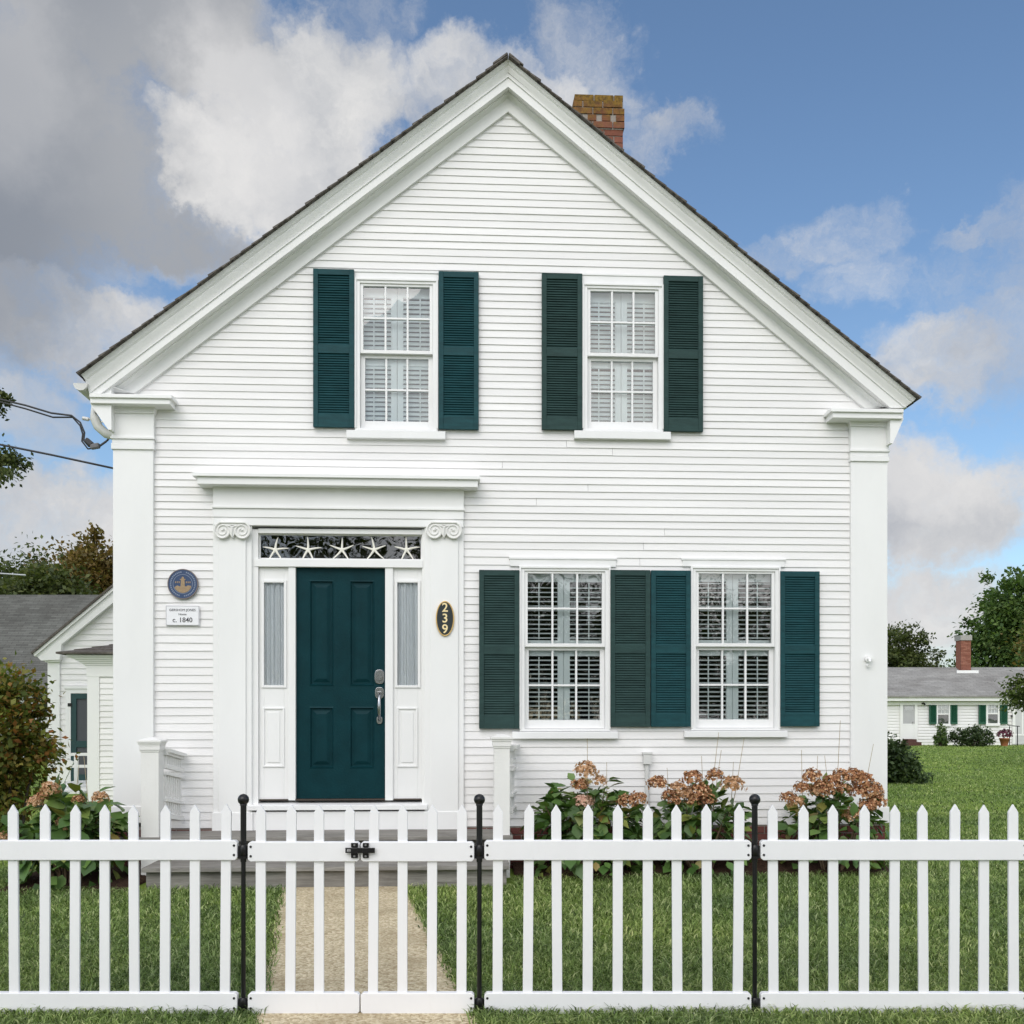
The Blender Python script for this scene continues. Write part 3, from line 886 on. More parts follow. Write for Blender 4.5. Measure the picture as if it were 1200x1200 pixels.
s.tube([(hx_,y0_-.012,h1-.01),(hx_,y0_-.045,h1-.03),(hx_,y0_-.062,h1-.08),(hx_,y0_-.062,(h1+h2)/2-.03),(hx_,y0_-.045,h2+.03),(hx_,y0_-.012,h2)],
       [.012,.013,.014,.015,.012,.011], 10)
s.box(hx_-.018, hx_+.018, y0_-.045, y0_-.02, h1-.002, h1+.012)
s.build('handle', M_silver, door, .002)

# ---------------------------------------------------------------- wing and entry bay beyond the corner
def hp_(px, py, y): a_ = hu(px, py, -y); return a_
YW = 10.4
def boards(mb, u0, u1, z0, z1, y, ex=.11, clip=None, lip=.02):
    z = z0
    while z < z1:
        zt = min(z+ex, z1)
        a_, b_ = (u0, u1)
        if clip: a_ = max(a_, clip(z))
        a1 = max(u0, clip(zt)) if clip else u0
        mb.hexa([(a_,y-lip,z),(b_,y-lip,z),(b_,y,z),(a_,y,z)], [(a1,y-.005,zt+.01),(b_,y-.005,zt+.01),(b_,y,zt+.01),(a1,y,zt+.01)])
        z = zt
wg = MB()
ua, _ = hp_(57, 800, YW); uc, _ = hp_(71, 800, YW); ub = ua + 6.4
ze = hp_(60, 772, YW)[1]
P1 = hp_(71.5, 753, YW); P2 = hp_(134, 703, YW)
sl = (P2[1]-P1[1])/(P2[0]-P1[0])
um = ua + 3.2; zr = P1[1] + sl*(um-P1[0])
def wclip(z): return uc if z < P1[1] else P1[0] + (z-P1[1])/sl - .05
boards(wg, uc-.01, um, -.1, zr-.3, YW, .105, wclip)
wg.box(um, ub, YW-.02, YW+.05, 0, ze)
wg.box(ua+.02, ua+.08, YW+.02, YW+5, 0, ze)
wing = wg.build('wing', M_clap, house)
s = MB()
s.box(ua, uc, YW-.05, YW+.12, -.1, hp_(60,775,YW)[1])
s.box(ua-.03, uc+.02, YW-.10, YW+.15, hp_(60,776,YW)[1], hp_(60,772,YW)[1])
YR = YW-.14
q = [hp_(42,768,YR), hp_(134,686,YR), hp_(134,704,YR), hp_(72,755,YR), hp_(70,773,YR), hp_(48,774,YR)]
# extend the rake up to the wing's ridge
k = (um-q[1][0]); q[1] = (um, q[1][1]+k*sl); q[2] = (um, q[2][1]+k*sl)
s.prism(q[::-1], 'y', YR, YW+.02)
i0 = [(x+.02*0, z+.035) for x, z in q[:2]]
s.prism([(q[0][0]-.01,q[0][1]-.02),(q[0][0]-.03,q[0][1]+.03),(q[1][0],q[1][1]+.05),(q[1][0],q[1][1]-.02)][::1], 'y', YR-.04, YW+.02)
s.build('rake_cornice', M_trim, wing)
s = MB(); e0 = (q[0][0]-.05, q[0][1]+.015); e1 = (um, q[1][1]+.055)
s.prism([e0, (e0[0]-.02,e0[1]+.035), (e1[0],e1[1]+.035), e1][::-1], 'y', YR-.07, YW+5)
s.prism([(um,e1[1]),(um,e1[1]+.035),(ub+.3,e0[1]+.035),(ub+.3,e0[1])][::-1], 'y', YW-.4, YW+5)
s.build('roof', M_shingle, wing)
# door casing and screen door of the wing
a, b = hp_(77,850,YW-.04)[0], hp_(103,850,YW-.04)[0]
s = MB(); zt = hp_(90,807,YW-.04)[1]; zb = .05
d0, d1 = hp_(83,850,YW-.04)[0], d0x if False else hp_(83,850,YW-.04)[0]+.86
dz = hp_(90,812.5,YW-.04)[1]
s.box(a, d0, YW-.05, YW+.02, zb, zt); s.box(d1, d1+.12, YW-.05, YW+.02, zb, zt); s.box(d0, d1, YW-.05, YW+.02, dz, zt)
s.box(a-.03, d1+.15, YW-.07, YW+.02, zt, zt+.05)
s.build('door_casing', M_trim, wing)
s = MB()
s.box(d0+.005, d0+.10, YW-.045, YW-.005, zb, dz-.005); s.box(d1-.10, d1-.005, YW-.045, YW-.005, zb, dz-.005)
for z0, z1 in ((zb, zb+.2), (.75, .87), (dz-.10, dz-.005)): s.box(d0+.10, d1-.10, YW-.045, YW-.005, z0, z1)
s.box(d0-.05, d0+.02, YW-.06, YW-.045, hp_(80,826,YW)[1]-.03, hp_(80,826,YW)[1]+.03, 1)
s.box(d0+.10, d1-.10, YW-.02, YW-.015, zb+.2, dz-.1, 2)
s.build('screen_door', [M_doorfar, M_black, paint('insect_screen', (.06,.065,.075), .6)], wing)
# entry bay
YB = 7.3
ba = hp_(103,850,YB)[0]; bb = uL0 + .1
bz = hp_(110,768,YB)[1]
s = MB()
bi = hp_(117,850,YB)[0]
boards(s, bi, bb, 0, hp_(110,793,YB)[1], YB, .088)
s.box(ba+.02, bb, YB+.02, YB+2.6, 0, bz)
bay = s.build('entry_bay', M_clap, house)
s = MB()
s.box(ba, bi, YB-.03, YB+.10, 0, hp_(110,793,YB)[1]); s.box(ba-.01, bb, YB-.035, YB+.1, hp_(110,793,YB)[1], hp_(110,782,YB)[1])
z0, z1 = hp_(110,782,YB)[1], bz
for i in range(6):
    t = i/6; e_ = .03 + .30*t**1.3
    s.box(ba-e_, bb, YB-e_*.55-.02, YB+2.7, z0+(z1-z0)*t, z0+(z1-z0)*(t+1/6)+.0005)
s.build('cornice', M_trim, bay)
s = MB()
e_ = .40; zt2 = z1+.01; rise = .42
nC = 8
for i in range(nC):
    t0, t1 = i/nC, (i+1.2)/nC
    def pt(t, dz=0): return ba-e_+t*1.6, YB-e_*.6+t*1.6, zt2+rise*t+dz
    x0,y0,z0_ = pt(t0); x1,y1,z1_ = pt(t1)
    s.hexa([(x0,y0,z0_),(bb,y0,z0_),(bb,y1,z1_),(x1,y1,z1_)], [(x0,y0,z0_+.03),(bb,y0,z0_+.03),(bb,y1,z1_+.015),(x1,y1,z1_+.015)])
    s.hexa([(x0,y0,z0_),(x1,y1,z1_),(x1,YB+2.8,z1_),(x0,YB+2.8,z0_)], [(x0,y0,z0_+.03),(x1,y1,z1_+.015),(x1,YB+2.8,z1_+.015),(x0,YB+2.8,z0_+.03)])
s.build('roof', M_shingle, bay)
# steps and rail at the wing door
yst = YW-1.2
st = MB()
for i in range(3): st.box(hp_(62,900,yst)[0], hp_(106,900,yst)[0], yst-.3*(2-i)+.3, YW-.06, .0+i*.13*.3, .04+i*.05)
stairs = tag(empty('side_steps', tuple(hw(hp_(80,900,yst)[0], yst, 0))), 'white wooden steps and handrail in front of the screen door', 'steps')
MI = Matrix.Translation(-stairs.location) @ HM
def wx(mb):
    mb.v = [tuple(MI @ Vector(p)) for p in mb.v]; return mb
wx(st).build('tread', M_trim, stairs)
s = MB()
za, zb2 = hp_(90,884,yst)[1], hp_(90,898,yst)[1]
a, b = hp_(74,884,yst)[0], hp_(103,884,yst)[0]
s.box(a, b, yst-.03, yst+.03, za-.025, za+.025); s.box(hp_(82,884,yst)[0], b, yst-.03, yst+.03, zb2-.025, zb2+.025)
for px in (74.5, 89.5): x = hp_(px,890,yst)[0]; s.box(x-.03, x+.03, yst-.028, yst+.028, .1, za-.025)
wx(s).build('rail', M_trim, stairs)
s = MB(); p0 = hp_(79,895,yst-.4); p1 = hp_(66,925,yst-.4)
s.obox(((p0[0]+p1[0])/2, yst-.4, (p0[1]+p1[1])/2), .16, .05, .62, Matrix.Rotation(R(24),3,'Y'))
wx(s).build('stringer', M_trim, stairs)

# ---------------------------------------------------------------- porch with steps
porch = tag(empty('porch', (0, D0, 0), YAW), 'weathered grey wooden porch platform and step below the teal front door', 'porch')
pa, pb = U(163,.55), U(600,.55)
zd = .353
s = MB()
for i in range(5):
    s.box(pa+random.uniform(-.008,.008), pb+random.uniform(-.008,.008), -.05-(i+1)*.104+.003, -.05-i*.104, zd-.032, zd)
s.build('deck', M_wood, porch, .003)
s = MB(); s.box(pa+.03, pb-.03, -.43, -.40, .10, zd-.034); s.box(pa+.03, pa+.06, -.399, -.03, .0, zd-.034); s.box(pb-.06, pb-.03, -.399, -.03, .0, zd-.034)
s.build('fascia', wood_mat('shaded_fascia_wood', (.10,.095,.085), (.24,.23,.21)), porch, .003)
s = MB(); sa, sb = U(165,1.0), U(597,1.0)
for i in range(3): s.box(sa+random.uniform(-.006,.006), sb+random.uniform(-.006,.006), -.53-(i+1)*.155+.004, -.53-i*.155, .138, .17)
s.build('step', M_wood, porch, .003)
s = MB(); s.box(sa+.02, sb-.02, -.935, -.90, -.01, .134); s.box(sa+.02, sa+.05, -.899, -.5, 0, .134); s.box(sb-.05, sb-.02, -.899, -.5, 0, .134)
s.build('riser', M_wood, porch, .003)
def newel(px0, px1, pyt, o):
    s = MB(); a, b = U(px0,o), U(px1,o); w = b-a; zt = Z(pyt,(px0+px1)/2,o); y0, y1 = -o, -o+w
    s.box(a, b, y0, y1, -.01 if px0 > 400 else .0, zt-.09)
    for e_, h0, h1 in ((.006,.105,.09),(.012,.062,.046),(.018,.046,.03),(.026,.03,.012)):
        s.box(a-e_, b+e_, y0-e_, y1+e_, zt-h0+ (0 if h0 != .105 else 0), zt-h1+.0005)
    s.box(a-.012, b+.012, y0-.012, y1+.012, zt-.09, zt-.062)
    cx, cy = (a+b)/2, (y0+y1)/2
    s.hexa([(a-.022,y0-.022,zt-.012),(b+.022,y0-.022,zt-.012),(b+.022,y1+.022,zt-.012),(a-.022,y1+.022,zt-.012)],
           [(cx-.02,cy-.02,zt+.012),(cx+.02,cy-.02,zt+.012),(cx+.02,cy+.02,zt+.012),(cx-.02,cy+.02,zt+.012)])
    s.build('newel_post', M_stone, porch, .002)
    return a, b, y1, zt
def railing(a, b, y1, zt, tilt):
    """rail back to the wall with short spindles over a slatted lower panel"""
    cx = (a+b)/2 + .075; s = MB(); n_ = 8
    def zz(z, y): return z - tilt*(y-y1)
    def bar(z0, z1, hw_):
        s.hexa([(cx-hw_,y1,zz(z0,y1)),(cx+hw_,y1,zz(z0,y1)),(cx+hw_+.05,-.045,zz(z0,-.045)),(cx-hw_+.05,-.045,zz(z0,-.045))],
               [(cx-hw_,y1,zz(z1,y1)),(cx+hw_,y1,zz(z1,y1)),(cx+hw_+.05,-.045,zz(z1,-.045)),(cx-hw_+.05,-.045,zz(z1,-.045))])
    bar(zt-.115, zt-.085, .055); bar(zt-.135, zt-.115, .03); bar(zt-.245, zt-.21, .022); bar(zt-.30, zt-.275, .03); bar(zt-.52,zt-.49,.026); bar(zt-.66, zt-.62, .026)
    for i in range(n_):
        y = y1 + .025 + i*(-.045-y1-.05)/(n_-1); x = cx + .05*(y-y1)/(-.045-y1)
        s.box(x-.011, x+.011, y-.011, y+.011, zz(zt-.21,y), zz(zt-.135,y))
        s.box(x-.007, x+.007, y-.017, y+.017, zz(zt-.62,y), zz(zt-.30,y))
    s.build('railing', M_stone, porch, .0015)
rl1 = newel(165, 186, 866, .52); railing(*rl1, .16)
rl2 = newel(579, 597.5, 862, .52); railing(*rl2, .0)

# ---------------------------------------------------------------- things fixed to the facade
def text_mesh(body, size, extrude=.002, offset=0.0):
    cu = bpy.data.curves.new('lettering', 'FONT'); cu.body = body; cu.size = size; cu.extrude = extrude
    cu.align_x = 'CENTER'; cu.align_y = 'CENTER'; cu.offset = offset
    o = bpy.data.objects.new('lettering_source', cu); col.objects.link(o)
    bpy.context.view_layer.update()
    me = bpy.data.meshes.new_from_object(o.evaluated_get(bpy.context.evaluated_depsgraph_get()))
    bpy.data.objects.remove(o); bpy.data.curves.remove(cu)
    return me
def lettering(parent, parts, mat):
    """parts: (text, size, x, z, offset); upright facing -y"""
    mb = MB()
    for body, size, x, z, y, off in parts:
        me = text_mesh(body, size, .0015, off)
        vs = [(v.co.x + x, y - v.co.z, v.co.y + z) for v in me.vertices]
        mb.add(vs, [tuple(p.vertices) for p in me.polygons]); bpy.data.meshes.remove(me)
    return mb.build('lettering', mat, parent)
# round blue plaque
u_, z_ = hu(214.5, 684.5, .03)
pq = tag(empty('round_plaque', tuple(hw(u_, -.022, z_)), YAW), 'round navy blue plaque with a tan lighthouse emblem on the clapboards', 'plaque')
s = MB(); r = 17*9/1200
s.disc_y((0,0), r, r, -.016, 0, 48, 0); s.build('disc', M_navy, pq, .003)
s = MB(); s.ring_y((0,0), r+.002, r+.002, .007, -.019, 0); s.build('rim', paint('bronze_rim', (.16,.13,.12), .5), pq)
s = MB()
for a in range(0, 360, 9):
    if a in (171, 180, 0, 351): continue
    t = R(a+90); x, z = .81*r*math.cos(t), .81*r*math.sin(t)
    s.obox((x,-.0165,z), .012, .003, .010, Matrix.Rotation(-t,3,'Y'))
s.ring_y((0,0), .66*r, .66*r, .004, -.0185, -.01)
s.build('ring_mark', M_greyblue, pq)
s = MB(); pts = []
for i in range(21):
    t = i/20; a = PI + PI*t; pts.append((.60*r*math.cos(a), .60*r*math.sin(a)))
hill = [(.56*r, .02*r-.15*r), (.35*r,-.13*r+.04*r),(.22*r,-.16*r),(-.22*r,-.16*r),(-.36*r,-.10*r),(-.56*r,-.22*r)]
s.prism([p for p in pts if p[1] < -.2*r] + hill, 'y', -.010, -.0185)
s.prism([(-.15*r,-.3*r),(.15*r,-.3*r),(.12*r,.28*r),(-.12*r,.28*r)], 'y', -.010, -.0195)
s.prism([(-.19*r,.28*r),(.19*r,.28*r),(.19*r,.34*r),(-.19*r,.34*r)], 'y', -.010, -.020)
s.prism([(-.09*r,.34*r),(.09*r,.34*r),(.07*r,.45*r),(0,.5*r),(-.07*r,.45*r)], 'y', -.010, -.0195)
for x in (-.36, .36):
    for dx in (-.12, 0.0, .12): s.box(x*r+dx*r-.004, x*r+dx*r+.004, -.0185, -.01, .06*r, .18*r)
s.build('lighthouse', M_tan, pq)
# white plaque
u_, z_ = hu(214, 721.3, .03)
wp = tag(empty('house_plaque', tuple(hw(u_, -.022, z_)), YAW), 'small white rectangular plaque lettered c. 1840 below the round plaque', 'plaque')
s = MB(); w, h = 38*9/1200/2, 23*9/1200/2
s.box(-w, w, -.012, 0, -h, h); s.build('board', M_plaque, wp, .002)
s = MB()
for b_ in ((-w+.003,w-.003,h-.006,h-.003),(-w+.003,w-.003,-h+.003,-h+.006),(-w+.003,-w+.006,-h+.006,h-.006),(w-.006,w-.003,-h+.006,h-.006)):
    s.box(b_[0], b_[1], -.0135, -.011, b_[2], b_[3])
s.build('border', paint('grey_line', (.35,.35,.37), .6), wp)
lettering(wp, [('GERSHOM JONES', .029, 0, .046, -.0125, 0), ('House', .026, 0, .010, -.0125, 0), ('c. 1840', .058, 0, -.040, -.0125, .0005)], M_ink)
# oval number plaque
u_, z_ = hu(521.5, 725, .06)
ov = tag(empty('number_plaque', tuple(hw(u_, -.056, z_)), YAW), 'black oval house number plaque reading 239 with a brass rim', 'house number')
s = MB(); rx, rz = 10.3*9/1200, 20*9/1200
s.disc_y((0,0), rx-.003, rz-.003, -.012, 0); s.build('disc', M_plaqueblack, ov)
s = MB(); s.ring_y((0,0), rx+.003, rz+.003, .010, -.016, 0); s.build('rim', M_brass, ov, .002)
lettering(ov, [('2', .108, 0, .093, -.013, .0015), ('3', .108, 0, .0, -.013, .0015), ('9', .108, 0, -.093, -.013, .0015)], M_cream)
# starfish in the transom
def starfish(px, py, r, rot):
    u_, z_ = hu(px, py, -.02)
    mb = MB(); c = (0, -.012, 0); n = 5
    for k in range(5):
        a = R(90+72*k+rot); d = Vector((math.cos(a), 0, math.sin(a))); p = Vector((-d.z, 0, d.x))
        L = r*(1+random.uniform(-.05,.05)); bend = random.uniform(-.01,.01)
        path = [Vector((0,0,0)) + d*(L*t) + p*(bend*t*t*2) for t in (0, .25, .5, .75, 1)]
        mb.tube(path, [.0125,.0105,.0085,.0065,.003], 6)
    o = mb.build('starfish', M_star)
    o.location = hw(u_, .036, z_); o.rotation_euler = (0, 0, YAW)
    return o
sf = [(322.3,'leftmost of the five white starfish in the glass above the front door'),
      (360.8,'second white starfish in the row above the door, counting from the left'),
      (400.5,'middle one of the five white starfish in the transom glass'),
      (438.4,'fourth white starfish in the transom row, next to the rightmost one'),
      (476.4,'rightmost of the five white starfish in the glass above the front door')]
for i, (px, lb) in enumerate(sf):
    o = starfish(px, 644.0, .112, random.uniform(-4, 4)); tag(o, lb, 'starfish', 'starfish in the transom window')
# wall fixture on the right pilaster, standpipe on the wall
u_, z_ = hu(1016.5, 772, .05)
s = MB(); s.tube([(0,-.001,0),(0,-.02,0)], .030, 12); s.tube([(0,-.02,.0),(0,-.05,-.005),(0,-.055,-.03)], [.012,.013,.012], 8); s.obox((.02,-.045,.0),.045,.012,.012,Matrix.Identity(3)); s.tube([(.0,-.012,-.06),(0,-.03,-.065)], .014, 8)
o = s.build('wall_hook', M_trim); o.location = hw(u_, -.05, z_); o.rotation_euler = (0,0,YAW)
tag(o, 'small white metal hook fitting on the right corner pilaster', 'hook')
u_, z_ = hu(758.5, 882, .05)
s = MB(); s.tube([(0,-.01,0),(0,-.01,-.35),(0,-.01,-z_+.02)], .019, 10); s.box(-.034,.034,-.045,.012,-.10,.0); s.box(-.04,.04,-.05,.015,-.012,.004)
o = s.build('meter_pipe', M_gutter); o.location = hw(u_, -.03, z_); o.rotation_euler = (0,0,YAW)
tag(o, 'thin grey pipe with a box top standing against the clapboards between hydrangeas', 'pipe')

# utility cables at the left corner
def cable(pts, d0, d1, rad, name, label, extra=None):
    P = []
    xs_ = [p[0] for p in pts]; lo, hi = min(xs_), max(xs_)
    for x, y in pts:
        t = (x-lo)/(hi-lo); P.append(W(x, y, d0+(d1-d0)*t))
    base = P[-1].copy()
    mb = MB(); mb.tube([p-base for p in P], rad, 6)
    if extra: extra(mb, base)
    return tag(mb.build(name, M_cable, loc=base), label, 'cable')
D1 = 9.55
def conn(mb, base):
    second = [(0,471),(30,479),(62,489),(85,489),(94,499),(97,509),(96,517),(103,526),(114,525),(124,518),(131,509)]
    mb.tube([W(x,y,D1-.02)-base for x,y in second], .008, 6)
service = cable([(-260,392),(-120,430),(0,468),(30,475),(60,484),(84,487),(94,495),(99,507),(98,516),(104,523),(116,523),(126,516),(132,508)], D1-.3, D1, .009, 'service_cable',
      'twisted black service cable looping down beside the gutter corner', conn)
for px, py, rot, nm in ((104.5,518.5,40,'connector'),(111.5,523,-10,'connector')):
    s = MB(); p = W(px,py,D1-.03)-service.location
    s.obox(p, .085, .05, .05, Matrix.Rotation(R(rot),3,'Y')); s.build(nm, M_cable if nm and rot > 0 else paint('grey_connector', (.13,.13,.14), .5), service, .012)
s = MB(); s.tube([W(98,490,D1)-service.location, W(124,495,D1)-service.location], .008, 6); s.tube([W(97,490,D1)-service.location, W(104,491.5,D1)-service.location], .018, 8); s.build('insulator', M_gutter, service)
cable([(-260,475),(-100,502),(0,521),(60,533),(134,549)], D1-.3, D1+.15, .010, 'phone_cable', 'straight grey cable running to the left corner pilaster below the service cable')

# ---------------------------------------------------------------- ground
gr = MB(); gr.add([(-300,-120,0),(300,-120,0),(300,500,0),(-300,500,0)], [(0,1,2,3)])
tag(gr.build('lawn', M_lawn), 'mown green lawn around the white house', 'lawn', kind='structure')
def path_edges(y):
    t = (7.99 - y)/2.665
    return -1.80 + .512*t, -.825 + .512*t
N = 60; L_, R_ = [], []
for i in range(N+1):
    y = 8.03 - i*(8.03-.5)/N; l, r = path_edges(y)
    L_.append((l+random.uniform(-.02,.02), y, .006)); R_.append((r+random.uniform(-.02,.02), y, .006))
pt_ = MB(); vs = [p for k in range(N+1) for p in (L_[k], R_[k])]
pt_.add(vs, [(2*i, 2*i+2, 2*i+3, 2*i+1) for i in range(N)])
tag(pt_.build('path', M_path), 'tan gravel textured concrete path from the gate to the porch', 'path', kind='structure')
sw = MB(); sw.add([(-60,1.0,.008),(60,1.0,.008),(60,2.55,.008),(-60,2.55,.008)], [(0,1,2,3)])  # unseen pale paving, added to bounce light up to the facade
for i in range(-40, 40): sw.add([(i*1.5,1.0,.0085),(i*1.5+.012,1.0,.0085),(i*1.5+.012,2.55,.0085),(i*1.5,2.55,.0085)], [(0,1,2,3)], 1)
tag(sw.build('bounce_sidewalk', [paint('pale_concrete', (.46,.44,.40), .9, .12, (3,3,3), .4, 90), M_mortar]), 'unseen pale concrete strip added to bounce light onto the house front', 'bounce_sidewalk', kind='structure')
rd = MB(); rd.add([(-120,-9.5,.004),(120,-9.5,.004),(120,.8,.004),(-120,.8,.004)], [(0,1,2,3)])  # unseen light grey street surface, added for bounce light under the trim
tag(rd.build('bounce_road', paint('worn_asphalt', (.17,.165,.155), .9, .15, (2,2,2), .5, 120)), 'unseen worn pale asphalt street added to bounce light onto the house', 'bounce_road', kind='structure')
def mulch(u0, u1, o, name_label):
    mb = MB(); n_ = 40; rows = 6; vs = []
    for i in range(n_+1):
        u = u0+(u1-u0)*i/n_; oo = o*(1+.12*math.sin(i*.9)+random.uniform(-.06,.06))
        if i in (0, n_): oo *= .55
        for j in range(rows+1):
            t = j/rows; p = hw(u, -oo*(1-t)+.0*t - .02, 0); z = .004 + .05*math.sin(PI*min(1, t*1.0)*.5)*(t>0) + random.uniform(0,.012)*(t>0)
            vs.append((p.x, p.y, z if t > 0 else .003))
    k = rows+1
    mb.add(vs, [(i*k+j, (i+1)*k+j, (i+1)*k+j+1, i*k+j+1) for i in range(n_) for j in range(rows)], 0, True)
    return tag(mb.build('mulch_bed', M_mulch), name_label, 'mulch', kind='structure')
mulch(U(602,.3), U(1042,.3), .62, 'brown mulch bed along the house wall below the windows')
ML = (U(4,.9), U(158,.9))
mulch(ML[0], ML[1], 1.12, 'brown mulch bed in front of the left corner pilaster')

# grass blades
def in_excl(x, y):
    t = (7.99 - y)/2.665; l = -1.80 + .512*t; r = -.825 + .512*t
    ragged = RNG.normal(0, .022, x.shape)
    on_path = (x > l + .02 + ragged) & (x < r - .02 + ragged) & (y < 8.05)
    lx = (x*CS + (y-D0)*SN); ly = -x*SN + (y-D0)*CS
    rg = RNG.normal(0, .05, x.shape)
    house_ = (ly > -.03) & (lx > uL0) & (lx < uR1) & (ly < DEEP)
    porch_ = (ly > -.985) & (lx > pa) & (lx < pb) & (ly < 0)
    bed1 = (lx > pb) & (lx < U(1042,.3)) & (ly > -.56+rg) & (ly < 0)
    bed2 = (lx > ML[0]) & (lx < ML[1]+.1) & (ly > -1.02+rg) & (ly < 0)
    wing_ = (ly > 7) & (lx < uL0) & (lx > uL0-4.5)
    return on_path | house_ | porch_ | bed1 | bed2 | wing_
def blades(x, y, h, w):
    n = len(x)
    yaw = RNG.uniform(0, 2*PI, n); lean = RNG.uniform(.45, 1.6, n)*h; ld = RNG.uniform(0, 2*PI, n)
    cx, sx = np.cos(yaw)*w/2, np.sin(yaw)*w/2
    lx, ly = np.cos(ld)*lean, np.sin(ld)*lean
    V = np.zeros((n, 5, 3))
    V[:,0] = np.stack([x-cx, y-sx, np.full(n,-.004)], 1); V[:,1] = np.stack([x+cx, y+sx, np.full(n,-.004)], 1)
    V[:,2] = np.stack([x+cx*.75+lx*.35, y+sx*.75+ly*.35, h*.6], 1); V[:,3] = np.stack([x-cx*.75+lx*.35, y-sx*.75+ly*.35, h*.6], 1)
    V[:,4] = np.stack([x+lx, y+ly, h*np.clip(1-.25*(lean/h), .6, 1)], 1)
    i = np.arange(n)[:, None]*5
    T = np.concatenate([i+np.array([0,1,2]), i+np.array([0,2,3]), i+np.array([3,2,4])], 1).reshape(-1, 3)
    return V.reshape(-1, 3), T
def patch(n, y0, y1, xf0, xf1, h, w, hv=.3):
    """n blades between distances y0..y1, x within [xf0(y), xf1(y)]"""
    yy = RNG.uniform(y0, y1, n); a = xf0(yy); b = xf1(yy); xx = a + (b-a)*RNG.uniform(0, 1, n)
    k = ~in_excl(xx, yy); xx, yy = xx[k], yy[k]
    cl = .5+.5*np.sin(xx*3.1+1.7*np.sin(yy*2.3))*np.sin(yy*2.7+1.3*np.sin(xx*1.9))
    hh = h*(1+RNG.normal(0, hv, len(xx)))*(.8+.35*cl); hh = np.clip(hh, h*.35, h*1.9)
    ww = w*RNG.uniform(.7, 1.3, len(xx))
    return blades(xx, yy, hh, ww)
VS, TS, off = [], [], 0
side_ = lambda k, c: (lambda y: k*y + c)
for args in ((175000, 4.05, 6.0, side_(-.6, -1.9), side_(.6, 1.9), .042, .0068),
             (160000, 6.0, 9.0, side_(-.6, -2.2), side_(.6, 2.2), .045, .0085),
             (22000, 2.56, 4.05, side_(-.6, -1.9), side_(.6, 1.9), .042, .0068),
             (50000, 9.0, 14., side_(.22, 0), side_(.62, 2.5), .036, .010),
             (42000, 14., 24., side_(.22, 0), side_(.62, 3), .034, .014),
             (34000, 24., 46., side_(.22, 0), side_(.62, 4), .034, .026),
             (40000, 9.0, 19., side_(-.62, -3), side_(-.33, 0), .042, .011),
             (9000, 19., 30., side_(-.62, -4), side_(-.33, 0), .036, .018)):
    v, t = patch(*args); VS.append(v); TS.append(t+off); off += len(v)
go = np_obj('grass', np.concatenate(VS), np.concatenate(TS), M_grass)
tag(go, 'short green grass blades of the lawn in front of the house', 'grass', kind='stuff')
# fallen leaves scattered on the mulch are part of the mulch texture

# ---------------------------------------------------------------- plants
LEAF6 = np.array([(0,0,0),(.34,.30,.05),(.40,.62,.04),(0,1,-.14),(-.40,.62,.04),(-.34,.30,.05),(0,.5,-.04)])
LEAF6F = np.array([(0,1,6),(1,2,6),(2,3,6),(3,4,6),(4,5,6),(5,0,6)])
LEAF4 = np.array([(0,0,0),(.32,.5,.06),(0,1,-.05),(-.32,.5,.06)]); LEAF4F = np.array([(0,1,2,3)])
def place_leaves(pos, dirs, ups, size, shape, faces):
    """pos,dirs,ups (n,3); size (n,)"""
    d = dirs/np.linalg.norm(dirs, axis=1, keepdims=True)
    x = np.cross(d, ups); x /= np.linalg.norm(x, axis=1, keepdims=True)+1e-9
    z = np.cross(x, d)
    V = pos[:,None,:] + size[:,None,None]*(shape[None,:,0:1]*x[:,None,:] + shape[None,:,1:2]*d[:,None,:] + shape[None,:,2:3]*z[:,None,:])
    n, k = len(pos), len(shape)
    Fs = (np.arange(n)[:,None,None]*k + faces[None]).reshape(-1, faces.shape[1])
    return V.reshape(-1, 3), Fs

def flower_mesh(name, r, n, mat, rng, flat=.85, ps=.25):
    """a mophead: many four-petalled florets over a rounded head"""
    P = rng.normal(size=(n,3)); P /= np.linalg.norm(P,axis=1,keepdims=True); P[:,2] = np.where(P[:,2] < -.35, -P[:,2], P[:,2])
    rad = r*(1+.28*np.sin(P[:,0:1]*4+P[:,1:2]*3.3+rng.uniform(0,6))*.5+rng.normal(0,.12,(n,1)))
    C = P*rad; C[:,2] *= flat
    V, T = [], []
    for k in range(4):
        a = k*PI/2 + rng.uniform(-.3,.3,n)
        ref = np.tile(np.array([[.31,.22,.92]]), (n,1)); t1 = np.cross(P, ref); t1 /= np.linalg.norm(t1,axis=1,keepdims=True); t2 = np.cross(P,t1)
        d = t1*np.cos(a)[:,None]+t2*np.sin(a)[:,None] + P*rng.uniform(-.1,.9,(n,1))
        v, t = place_leaves(C, d, P+rng.normal(0,.3,(n,3)), rng.uniform(.75,1.25,n)*r*ps, LEAF4*np.array([1.35,1,1]), LEAF4F)
        T.append(t+sum(len(q) for q in V)); V.append(v)
    return np.concatenate(V), np.concatenate(T)

